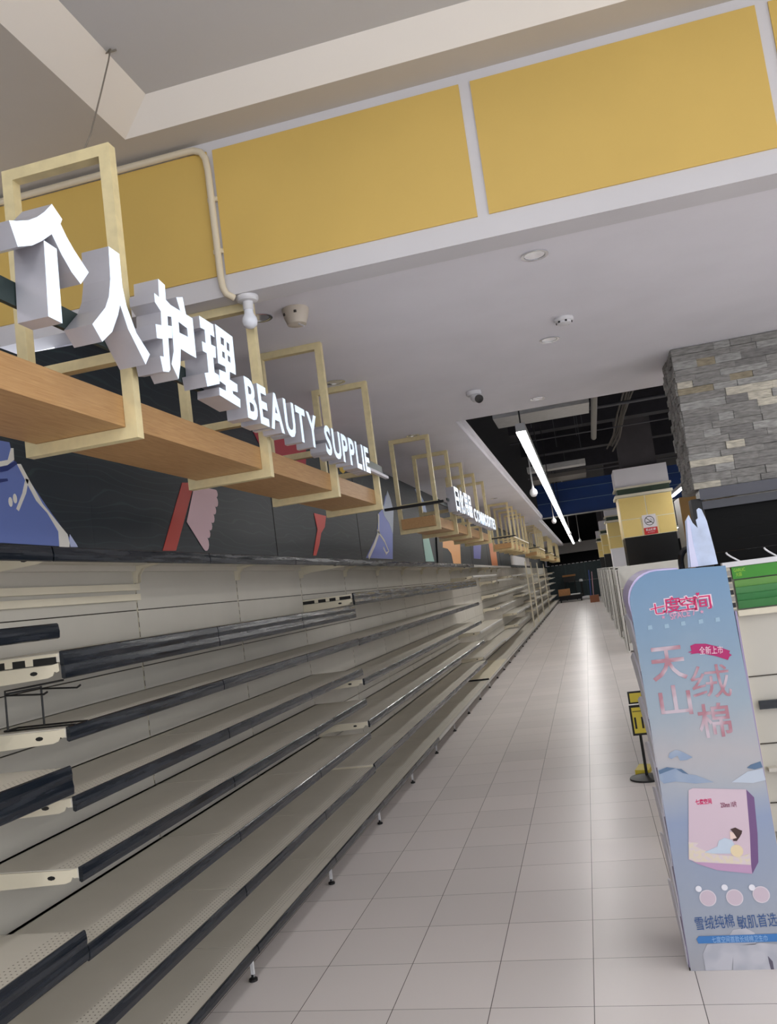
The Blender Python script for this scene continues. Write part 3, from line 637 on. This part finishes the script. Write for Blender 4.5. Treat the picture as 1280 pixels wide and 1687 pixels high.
smooth(MB().lathe([(.052, -.001), (.052, -.014), (.044, -.024), (.03, -.026)], (0, 0, 0), 28).build('ceiling_rose', PLAST, r), 30)
smooth(MB().lathe([(.024, -.02), (.024, -.062), (.020, -.066)], (0, 0, 0), 20).build('holder', PLAST, r), 30)
smooth(MB().lathe([(.020, -.064), (.023, -.085), (.034, -.105), (.036, -.122), (.030, -.140), (.016, -.151), (.001, -.154)], (0, 0, 0), 24).build('bulb', mat('bulb_glass', (232, 236, 244), .12), r), 60)
pts = [(-1.39, .025, 3.815), (-.10, .025, 3.815), (-.055, .025, 3.812), (-.02, .025, 3.795), (0, .025, 3.76), (.006, .025, 3.70), (.01, .025, 3.18), (.014, .026, 3.135), (.024, .032, 3.105), (.05, .06, 3.088)]
cdt = MB().tube(pts, .016, 12)
o = cdt.build('conduit', mat('cream_conduit', (216, 204, 178), .5)); smooth(o, 60)
for zz in (3.55, 3.3): MB().box(-.014, .032, .028, .0415, zz, zz+.02).build('clip', MATS['cream_conduit'], o)
tag(o, 'cream conduit pipe bent down over the yellow beam to the bulb', 'conduit')

# linear lamps
def linear(x, y0, y1, z, lab, wd=.10, hang=True):
    r = empty('linear_lamp', (x, y0, z)); tag(r, lab, 'lamp', 'long linear lamps')
    L = y1-y0
    MB().box(-wd/2, wd/2, 0, L, .012, .10).build('housing', ALU, r)
    MB().box(-wd/2+.002, wd/2-.002, .0, L, .0, .0118).build('diffuser', LAMP, r)
    if hang:
        k = 0.15
        while k < L: MB().box(-.008, .008, k-.008, k+.008, .10, 4.94-z).build('hanger', BLACK, r); k += 3.6
linear(.976, 5.24, 20.2, 3.15, 'long lit linear lamp hanging in the first dark ceiling opening')
linear(.976, 20.75, 44.0, 3.15, 'far lit linear lamp hanging beyond the blue downstand')
linear(3.75, 4.6, 18.2, 3.15, 'lit linear lamp partly hidden behind the stone pier')
linear(6.3, 4.6, 20.2, 3.15, 'lit linear lamp out over the right side of the store')
linear(6.3, 20.8, 46, 3.15, 'far lit linear lamp over the right side, beyond the downstand')
linear(1.2, -6.4, -1.3, 3.78, 'lit linear lamp hanging over the near end of the aisle', hang=False)
linear(3.75, -6.4, 2.7, 3.05, 'added unseen fill lamp over the near right side of the store', hang=False)  # out of view, added to brighten the near floor
linear(6.3, -6.4, 2.7, 3.05, 'added unseen fill lamp over the near far-right side of the store', hang=False)  # second added lamp out of view, more downward light for the near zone
# dome pendants in the openings
for x, y, zz, l in ((.777, 10.275, 3.0, 'white globe camera on a rod in the first dark opening'), (.80, 18.6, 3.0, 'small white camera on a rod just before the blue downstand'), (1.05, 27, 3.0, 'white globe camera touching the far linear lamp'), (1.35, 36, 3.0, 'farthest white camera on a long rod')):
    r = empty('rod_camera', (x, y, 4.95)); tag(r, l, 'camera', 'cameras on rods in the dark ceiling')
    MB().tube([(0, 0, 0), (0, 0, zz-4.95+.1)], .012, 8).build('rod', ALU, r)
    smooth(MB().lathe([(.012, .14), (.02, .08), (.05, .05), (.062, .015), (.062, -.015), (.045, -.05), (.02, -.064), (.001, -.066)], (0, 0, zz-4.95), 20).build('dome', PLAST, r), 60)
# ducts, pipes and beams in the dark ceiling void
def pipe(p, q, rad, m, lab, cat='pipe', nm='pipe'):
    tag(MB().tube([p, q], rad, 10).build(nm, m), lab, cat)
tag(box('air_duct', DUCT, None, .47, 1.80, 8.1, 8.9, 3.9, 4.15), 'pale galvanised duct crossing above the near end of the long lamp', 'duct')
tag(box('air_duct', DUCT, None, .58, 1.72, 13.1, 13.45, 3.7, 3.8), 'slim pale duct crossing above the middle of the long lamp', 'duct')
tag(box('cable_tray', mat('dim_tray', (92, 88, 84), .6), None, .58, 1.72, 14.0, 14.9, 3.62, 3.70), 'dim grey cable tray just beyond the slim duct', 'cable tray')
pipe((1.90, 8.6, 4.1), (1.90, 11.6, 3.95), .05, mat('dim_pipe', (112, 110, 106), .5), 'short thick grey pipe right of the near duct')
GP = mat('grey_pipe', (70, 70, 76), .5)
pipe((.4, 10.4, 4.25), (8, 10.4, 4.25), .03, GP, 'grey pipe running across the void behind the near duct')
pipe((.4, 11.8, 4.1), (8, 11.8, 4.1), .012, GP, 'thin grey rod across the void before the slim duct')
pipe((.4, 16.5, 3.95), (8, 16.5, 3.95), .02, GP, 'thin grey pipe crossing just above the blue downstand')
pipe((.4, 6.2, 4.15), (8, 6.2, 4.15), .03, mat('dark_pipe', (46, 46, 50), .5), 'dark pipe across the void at the near edge')
for i, (y, z0, z1) in enumerate(((9.6, 4.45, 4.94), (12.6, 4.4, 4.94), (15.8, 4.4, 4.94), (18.5, 4.3, 4.94))):
    struct(box('ceiling_beam', mat('void_beam', (34, 33, 40), .8, noise=.2), None, .36, 8.9, y, y+.35, z0, z1))
cb = MB(); rr = random.Random(5)
for i in range(6):
    a = rr.uniform(-.06, .06); b_ = rr.uniform(-.1, .1)
    cb.tube([(2.62+a, 9.9, 4.6+b_), (2.5+a, 10.6, 4.45+b_), (2.42+a, 11.6, 4.3+b_*.6), (2.36+a, 12.8, 4.12+b_), (2.25+a, 13.8, 4.02+b_)], .016, 6)
tag(cb.build('cable_bundle', mat('dusty_cable', (80, 76, 70), .7)), 'sagging bundle of dusty cables beside the dark concrete column', 'cables')
rr = random.Random(9)
dr = MB()
for i in range(16):
    x, y = rr.uniform(.5, 2.1), rr.uniform(7, 19); dr.box(x-.006, x+.006, y-.006, y+.006, 4.0+rr.uniform(-.2, .3), 4.94)
for i in range(16):
    b = i*8; p = MB(); p.v = dr.v[b:b+8]; p.f = [tuple(j-b for j in f) for f in dr.f[i*6:i*6+6]]; p.m = [0]*6
    tag(p.build('drop_rod', mat('rod_grey', (66, 66, 72), .5)), 'thin grey drop rod hanging in the dark ceiling void', 'rod', 'thin drop rods in the dark ceiling void')

# ---------------------------------------------------------------- clad columns along the right
def column(x, y, wd, lab, lower):
    r = empty('clad_column', (x, y, 0)); tag(r, lab, 'column', 'yellow tiled columns along the right')
    d = wd*.9
    p = lambda nm, m, *a: MB().box(*a).build(nm, m, r)
    p('lower_cladding', lower, .02, wd-.02, .02, d, 0, 2.17)
    t = MB().box(0, wd, .004, d, 2.17, 2.985, 1)
    zm = 2.53
    for a, b in ((.012, wd*.49), (wd*.49+.02, wd-.012)): t.box(a, b, -.004, .01, zm+.012, 2.975, 0)
    for a, b in ((.012, wd*.36), (wd*.36+.02, wd*.655), (wd*.655+.02, wd-.012)): t.box(a, b, -.004, .01, 2.18, zm-.004, 0)
    for a, b in ((.012, d*.49), (d*.49+.02, d-.012)): t.box(-.004, .006, a, b, zm+.012, 2.975, 0); t.box(-.004, .006, a, b, 2.18, zm-.004, 0)
    t.build('tile_cladding', [TILEY, CREAM], r)
    p('lower_moulding', CREAM, -.05, wd+.03, -.05, d+.03, 2.99, 3.045)
    p('green_band', GREENB, .01, wd-.01, .0, d, 3.045, 3.16)
    p('upper_moulding', CREAM, -.04, wd+.025, -.04, d+.03, 3.16, 3.20)
    p('cap', WHITE, -.01, wd-.01, -.01, d, 3.20, 3.58)
    p('concrete_shaft', CONC, wd*.17, wd*.83, .1, d-.1, 3.58, 4.94)
column(2.255, 14, 1.05, 'nearest yellow tiled column with a black base and a no-smoking sign', BLACKGLOSS)
column(2.25, 23.1, 1.05, 'second yellow tiled column with a pale lower face', WHITE)
column(2.24, 32.5, 1.05, 'third yellow tiled column down the aisle', BLACK)
column(2.22, 42, 1.05, 'farthest yellow tiled column near the end of the aisle', BLACK)
r = empty('no_smoking_sign', (2.665, 13.99, 2.18)); tag(r, 'white and red no-smoking sign on the nearest yellow tiled column', 'sign')
MB().box(0, .27, 0, .004, .14, .40).build('white_plate', mat('sign_white', (226, 222, 228), .4), r)
MB().box(.005, .265, 0, .004, 0, .14).build('red_plate', RED, r)
fr = lambda u, v, w_: (u, -.001-w_, v)
circ = lambda cx, cy, ra, n=28: [(cx+ra*math.cos(2*math.pi*i/n), cy+ra*math.sin(2*math.pi*i/n)) for i in range(n)]
put(shape([circ(.135, .275, .095), circ(.135, .275, .083)], .001), fr, 'ban_ring', BLACK, r)
put(shape([[(.068, .335), (.078, .342), (.205, .222), (.195, .212)]], .001), fr, 'ban_slash', BLACK, r)
put(shape([[(.07, .255), (.175, .255), (.175, .238), (.07, .238)]], .001), fr, 'cigarette', BLACK, r)
put(shape([ribbon([(.18, .262), (.19, .285), (.16, .30), (.17, .32)], .008)], .001), fr, 'smoke_wisp', BLACK, r)
put(fit(text('禁止吸烟', .001, .03), .04, .23, .07, .12), fr, 'sign_text', CARD, r)
put(fit(text('NO SMOKING', .001), .07, .20, .035, .05), fr, 'sign_subtext', CARD, r)

# ---------------------------------------------------------------- gondolas across the right
def gondola(x, y, L, lab):
    r = empty('gondola', (x, y, 0)); tag(r, lab, 'shelf', 'low gondolas across the right')
    p = lambda nm, m, *a: MB().box(*a).build(nm, m, r)
    for a in (0, .42, .80): p('end_post', GOND, 0, .05, a, a+.05, 0, 1.60)
    for a in (.052, .47, .852): p('post_slot', GROOVE, -.001, .03, a, a+.012, .03, 1.58)
    p('post_slot', GROOVE, .02, .036, -.002, .01, .03, 1.56)
    p('end_panel', GOND, .03, .045, .06, .79, .02, 1.56)
    p('centre_panel', GOND, .05, L, .42, .45, .1, 1.58)
    p('top_rail', GOND, 0, L, .40, .47, 1.58, 1.61); p('top_rail', GOND, 0, L, .0, .04, 1.57, 1.60)
    p('base', GOND, .05, L, .02, .83, .03, .16)
    for z in (.5, .85, 1.2): p('shelf', SHELF, .05, L, .05, .42, z-.02, z)
for i, y in enumerate((12.9, 16.1, 18.8, 23.1-.2, 27.4, 31.4, 36.7)):
    gondola(1.955-.004*i, y, 5, ['nearest white gondola end behind the poster stand', 'second white gondola end along the right of the aisle', 'third white gondola end along the right of the aisle', 'fourth white gondola end along the right of the aisle', 'fifth white gondola end along the right of the aisle', 'sixth white gondola end along the right of the aisle', 'farthest white gondola end beside the leaning boards'][i])
# near gondola with green slats
r = empty('produce_gondola', (2.17, 1.6, 0)); tag(r, 'beige shelving unit with green slats and hooks right of the poster stand', 'shelf')
p = lambda nm, m, *a: MB().box(*a).build(nm, m, r)
p('top_rail', PLAST, -.01, 1.6, -.02, .04, 1.562, 1.59)
p('back_panel', PANEL, .03, 1.6, .035, .06, .1, 1.56); p('end_post', IVORY, -.01, .03, .0, .06, 0, 1.565)
p('green_header', GREENH, .035, 1.6, -.012, .0, 1.492, 1.56)
for i, z in enumerate((1.44, 1.40, 1.362, 1.325)):
    q = MB().prism([(0, z), (.012, z), (-.004, z+.046), (-.012, z+.044)], lambda u, v, w_: (w_, u, v), .04, 1.6); q.build('green_slat', mat('green_slat_%d' % i, [(104, 156, 78), (74, 136, 80), (52, 124, 66), (60, 126, 68)][i], .35), r)
p('slat_ledge', IVORY, .03, 1.6, -.02, .03, 1.285, 1.318)
for i in range(7): p('dark_tag', BLACK if i % 2 else GREYG, -.004, .028, -.006, -.001, 1.30+i*.036, 1.326+i*.036)
for z in (.94, .57, .25): p('panel_seam', GROOVE, .03, 1.6, .030, .0352, z, z+.006)
p('price_rail', STRIP, .06, 1.6, -.0, .012, .765, .812)
p('shelf', SHELF, .05, 1.6, -.02, .03, .43, .45)
put(fit(text('GARLIC', .001), .045, .105, 1.532, 1.55), lambda u, v, w_: (u, -.0125-w_, v), 'header_text', mat('lime_print', (170, 214, 60), .5), r)
put(fit(text('大蒜', .001), .052, .085, 1.505, 1.527), lambda u, v, w_: (u, -.0125-w_, v), 'header_text', MATS['lime_print'], r)
for x in (.09, .29, .5, .72): MB().tube([(x, .02, 1.588), (x-.05, -.03, 1.62), (x-.07, -.05, 1.636), (x-.075, -.055, 1.645)], .005, 8).build('hook', PLAST, r)

# ---------------------------------------------------------------- poster stand
PX, PY = 1.58, .264
r = empty('poster_stand', (PX, PY, 0)); tag(r, 'tall cardboard stand with a pale blue sanitary pad advert', 'display stand')
ps = lambda dep: (lambda u, v, w_: (u-PX, -dep-w_, v))
fp = [(1.585, 0), (1.992, 0), (1.985, .8), (1.974, 1.596), (1.70, 1.61)]+[(1.70-.125*math.sin(t), 1.485+.125*math.cos(t)) for t in [i*math.pi/2/8 for i in range(1, 9)]]
put(shape([fp], .006), ps(-.004), 'front_panel', POSTER, r)
# wrapped lavender edge round the top corner, scalloped side
ob = [(1.584, 1.40)]+[(1.70-.125*math.sin(t), 1.485+.125*math.cos(t)) for t in [math.pi/2-i*math.pi/2/8 for i in range(9)]]+[(1.79, 1.606)]
ob = [(a-.006, b+.006) for a, b in ob]; ib = [(a+.006, b-.006) for a, b in ob]
edge = MB()
for q in range(len(ob)-1): edge.prism([ob[q], ob[q+1], ib[q+1], ib[q]], lambda u, v, w_: (u-PX, w_, v), .006, .52)
edge.build('wrapped_edge', LAV, r)
def side(x, nm, sg_):
    poly = [(0, 0), (0, 1.405), (.50, 1.405)]; rim = []
    for i in range(7):
        z0 = 1.40-i*.20
        poly += [(.62-.03*i, z0-.02), (.54-.03*i, z0-.10), (.52-.03*i, z0-.18)] if i else [(.52, z0-.05), (.55, z0-.12), (.54, z0-.18)]
        rim.append([(.64-.03*i, z0-.0), (.40-.02*i, z0-.08), (.03, z0-.20), (.012, z0-.12), (.22-.01*i, z0+.0), (.46-.03*i, z0+.04)])
    poly += [(.06, 0)]
    s_ = put(shape([poly], .008), lambda u, v, w_: (x+w_-PX, u+.006, v), nm, PURP, r)
    for q in rim: put(shape([[(max(a, .004), min(b, 1.42)) for a, b in q]], .010), lambda u, v, w_: (x+w_-PX-sg_*.02*u-sg_*.003, u+.006, v), 'white_rim', CARD, s_)
side(1.585, 'side_panel', 1); side(1.985, 'side_panel', 0)
MB().box(.012, .39, .06, .068, .0, 1.56).build('back_panel', CARD, r)
MB().box(.0, .40, .004, .07, .0, .012).build('base_edge', BLACK, r)
put(shape([[(1.832, 1.606), (1.842, 1.71), (1.85, 1.80), (1.868, 1.825), (1.878, 1.79), (1.895, 1.765), (1.893, 1.80), (1.902, 1.806), (1.903, 1.842), (1.912, 1.848), (1.922, 1.84), (1.935, 1.79), (1.945, 1.68), (1.95, 1.606)]], .012), ps(-.03), 'ice_crown', ICE, r)
put(shape([[(1.842, 1.606), (1.846, 1.70), (1.856, 1.81), (1.866, 1.80), (1.866, 1.70), (1.872, 1.606)]], .006), ps(-.018), 'ice_shard', mat('ice_lilac', (206, 208, 236), .35), r)
# printed artwork
d1, d2, d3, d4 = .0005, .0012, .0019, .0026
def art(loops, dep, nm, m): put(shape(loops, .0006), ps(dep), nm, m, r)
def ptext(s, key, dep, nm, m, bold=0, shrink=.92, rot=0):
    cx, cz, ww, hh = BX[key]; vf = fit(text(s, .0006, bold), -ww/2*shrink, ww/2*shrink, -hh/2*shrink, hh/2*shrink)
    c, s_ = math.cos(rot), math.sin(rot)
    put(([Vector((cx+v.x*c-v.y*s_, cz+v.x*s_+v.y*c, v.z)) for v in vf[0]], vf[1]), ps(dep), nm, m, r)
CRIM = mat('crimson_print', (200, 18, 96), .45); PINKW = mat('pale_pink_print', (232, 208, 220), .45)
ROSE = fade_material('rose_print', (170, 118, 130), (196, 182, 192), 12); INKB = mat('ink_blue', (52, 86, 140), .5)
for ch, k in zip('七度空间', ('qi', 'du', 'kong', 'jian')): ptext(ch, k, d1, 'logo_outline', PINKW, .05, 1.16); ptext(ch, k, d2, 'logo_character', CRIM, .008, 1.0)
heart = [(0, -.011), (.010, .001), (.009, .008), (.004, .009), (0, .004), (-.004, .009), (-.009, .008), (-.010, .001)]
art([[(1.848+a*.7, 1.494+b*.7) for a, b in heart]], d3, 'logo_heart', CRIM)
ptext('SPACE 7', 'space', d2, 'logo_subtitle', mat('mauve_print', (206, 150, 178), .5), .02, .85, .09)
for i, (x, z) in enumerate(G['dots']):
    if i < 5: art([[(x-.009, z-.009), (x+.009, z-.008), (x+.008, z+.009), (x-.008, z+.008)]], d1, 'faint_caption', mat('faint_print', (150, 178, 198), .5))
    elif i < 7: art([[(x+.009*(1 if j % 2 == 0 else .45)*math.cos(j*.628+.3), z+.009*(1 if j % 2 == 0 else .45)*math.sin(j*.628+.3)) for j in range(10)]], d2, 'logo_star', MATS['mauve_print'])
for ch, k in zip('天绒山棉', ('tian', 'rong', 'shan', 'mian')): ptext(ch, k, d1, 'headline_character', ROSE, .012 if k != 'rong' else 0, .96)
art([G['ribbon']], d2, 'ribbon', mat('magenta_print', (170, 14, 98), .45)); ptext('全新上市', 'xin', d3, 'ribbon_text', PINKW, 0, .85, -.06)
MT = fade_material('mountain_print', (138, 156, 182), (160, 172, 190), 9); MTD = mat('mountain_dark', (86, 112, 142), .5)
art([G['mtn4']], d1, 'mountain', mat('mountain_pale', (184, 194, 208), .5)); art([G['mtn2']], d1, 'mountain', MT)
for k in ('mtn2d', 'mtn2e', 'mtn1', 'mtn3'): art([G[k]], d2, 'mountain', MTD if k != 'mtn1' else MT)
art([G['packside']], d1, 'pack_side', mat('pack_purple', (112, 82, 128), .45)); art([G['packbot']], d1, 'pack_base', mat('pack_mauve', (186, 150, 184), .45))
art([G['pack']], d2, 'pack_front', mat('pack_pink', (206, 186, 198), .45)); art([G['flowers']], d3, 'pack_flowers', fade_material('flower_print', (218, 206, 186), (214, 200, 204), 60))
art([G['body']], d4, 'pack_figure', mat('pack_pale_blue', (190, 204, 220), .5)); art([G['face']], d4, 'pack_figure', mat('pack_skin', (232, 206, 196), .5))
art([G['hair']], d4+.0006, 'pack_figure', mat('pack_hair', (64, 40, 38), .5)); art([circ(G['ball'][0][0], G['ball'][0][1], .024)], d4+.0004, 'pack_flower', mat('pack_cream', (226, 208, 172), .5))
ptext('七度空间', 'pl', d3, 'pack_logo', CRIM, .03); ptext('250mm 10片', 'n250', d3, 'pack_text', mat('pack_plum', (120, 30, 70), .5), .02)
for cx, cz in G['circ'][:3]: art([circ(cx, cz, .0325)], d1, 'pink_roundel', mat('roundel_rim', (212, 204, 212), .5)); art([circ(cx, cz, .0285)], d2, 'pink_roundel', mat('roundel_pink', (200, 184, 196), .5))
for cx, cz in G['circ'][4:7]: art([circ(cx, cz, .012)], d3, 'roundel_dot', CARD)
ptext('雪绒纯棉', 'h1', d2, 'slogan', INKB, 0, .95, .05); ptext('敏肌首选', 'h2', d2, 'slogan', INKB, 0, .95, .05)
for k in ('cot1', 'cot2'): art([G[k]], d1, 'cotton_boll', fade_material('cotton_print_'+k, (172, 174, 184), (188, 188, 196), 12))
art([G['twig']], d2, 'cotton_twig', mat('twig_print', (92, 88, 104), .5))
bar = [(min(x, 1.986), z) for x, z in G['bar']]
art([bar], d3, 'blue_bar', mat('bar_blue', (62, 120, 184), .45)); ptext('七度空间首款长绒棉卫生巾', 'bart', d4, 'bar_text', mat('bar_print', (150, 186, 222), .5), 0, .75)

# things behind the poster
ho = MB().tube([(1.86+.055*math.cos(t), .42, 1.60+.09*math.sin(t)) for t in [math.pi*i/12 for i in range(13)]], .014, 10)
r = empty('cart_handle', (1.86, .42, 1.58))
r2 = empty('price_stand', (1.635, 3.40, 0)); tag(r2, 'yellow and black price stand reading 119 behind the poster stand', 'price stand')
bpy.data.objects.remove(r)
hb = MB(); hb.tube([(1.815+.026*(1-math.cos(t)), .36+.03*math.sin(t)*0, 1.46+.0*t) for t in (0, .1)], .002, 6)
ar = MB(); pts = [(1.815, .37, 1.0)]+[(1.849-.034*math.cos(math.pi*i/10), .37, 1.625+.06*math.sin(math.pi*i/10)) for i in range(11)]+[(1.883, .37, 1.0)]
ar.tube(pts, .013, 10); ar.box(1.80, 1.90, .355, .385, 0, .03); ar.box(1.84, 1.858, .362, .378, .03, 1.0); ar.box(1.815, 1.884, .362, .378, .98, 1.0)
tag(ar.build('handle_stand', BLACKGLOSS), 'black arched handle rising behind the top of the poster stand', 'handle')
smooth(MB().lathe([(.13, 0), (.13, .012), (.02, .03), (.012, .03)], (0, 0, 0), 24).build('base', BLACK, r2), 30)
MB().tube([(0, 0, .02), (0, 0, .56)], .011, 10).build('pole', BLACK, r2)
MB().box(-.055, .21, -.03, -.014, .335, .565).build('sign_frame', BLACK, r2)
MB().box(-.04, .195, -.034, -.029, .352, .548).build('price_card', YSIGN, r2)
put(fit(text('119', .001, .02), -.03, .105, .385, .475), lambda u, v, w_: (u, -.035-w_, v), 'price_text', BLACK, r2)
MB().box(-.035, .19, -.0355, -.0345, .515, .523).build('price_line', mat('olive_line', (120, 108, 36), .5), r2)
MB().box(-.05, .20, .012, .026, .57, .665).build('rear_frame', BLACK, r2); MB().box(-.037, .187, .009, .0125, .582, .652).build('rear_card', YSIGN, r2)
tag(MB().prism([(1.555, 3.55), (1.66, 3.52), (1.70, 3.72), (1.60, 3.75)], lambda u, v, w_: (u, v, w_), .0, .035).build('leaflet_stack', [YSIGN]), 'small yellow leaflet pile on the floor by the price stand', 'leaflets')

# ---------------------------------------------------------------- end of the aisle
r = empty('green_partition', (-.86, 46, 0)); tag(r, 'dark green panel partition closing the far end of the aisle', 'partition')
for i in range(3): MB().box(i*1.12, i*1.12+1.10, 0, .05, 0, 2.07).build('panel', TEALP, r)
for i in range(2): MB().box(i*1.12+1.09, i*1.12+1.14, -.03, .0, 0, 2.09).build('post', mat('teal_post', (44, 66, 68), .5), r)
dd = MB()
for i in range(14): dd.box(.1+i*.24, .1+i*.24+.15, -.01, .0, 2.07, 2.10)
dd.build('top_clip', PLAST, r)
MB().box(1.2, 3.3, -.012, .0, 1.02, 1.04).build('mid_rail', GREYG, r)
r = empty('flat_trolley', (-.25, 42.8, 0)); tag(r, 'low black flat trolley at the far end of the aisle', 'trolley')
MB().box(0, 1.3, 0, .8, .30, .36).build('deck', BLACK, r); MB().box(.05, 1.25, .02, .78, .12, .30).build('skirt', DARK, r)
for x in (.1, 1.2):
    for y in (.1, .7): MB().box(x-.03, x+.03, y-.06, y+.06, 0, .12).build('wheel', BLACK, r)
tag(box('timber_crate', BOXC, None, -.22, .40, 42.9, 43.5, .362, .72), 'tan cardboard box on the flat trolley at the aisle end', 'box')
tag(box('white_plank', PLAST, None, .42, .93, 42.85, 43.3, .362, .42), 'white board lying on the flat trolley beside the tan box', 'board')
r = empty('till_table', (.05, 45.0, 0)); tag(r, 'dark table with a brown top in front of the green partition', 'table')
MB().box(0, .75, 0, .5, 1.36, 1.46).build('table_top', mat('brown_top', (150, 104, 58), .5), r); MB().box(.05, .70, .05, .45, 1.05, 1.36).build('frame', BLACK, r)
for x in (.06, .64): MB().box(x, x+.05, .1, .15, 0, 1.05).build('leg', BLACK, r)
tag(MB().lathe([(.10, 0), (.11, .05), (.09, .12), (.03, .14)], (1.05, 45.3, 1.0), 12).build('white_tub', PLAST), 'small white tub in front of the green partition', 'tub')
tag(box('tub_post', BLACK, None, 1.0, 1.10, 45.25, 45.35, 0, .998), 'short dark post under the white tub', 'post')
pb = MB().lathe([(.02, 0), (.30, .02), (.34, .10), (.22, .17), (.05, .19)], (1.25, 44.3, 0), 12); o = pb.build('plastic_bag', PLAST)
tag(o, 'crumpled white plastic bag on the floor at the aisle end', 'bag')
tag(box('carton', mat('red_brown_box', (150, 96, 70), .7), None, 1.40, 1.84, 38.4, 39.0, 0, .34), 'brown carton on the floor at the end of the gondolas', 'box')
lb = MB().prism([(0, 0), (.04, 0), (.14, 1.25), (.10, 1.25)], lambda u, v, w_: (1.45+u*.8, 38.45+w_, .342+v), 0, .5)
tag(lb.build('blue_board', mat('blue_board', (58, 84, 168), .5)), 'blue board leaning upright on the brown carton', 'board')
lb = MB().prism([(0, 0), (.04, 0), (.14, 1.15), (.10, 1.15)], lambda u, v, w_: (1.58+u*.8, 38.45+w_, .342+v), 0, .5)
tag(lb.build('pink_board', mat('pink_board', (196, 150, 160), .5)), 'pale pink board leaning behind the blue board', 'board')
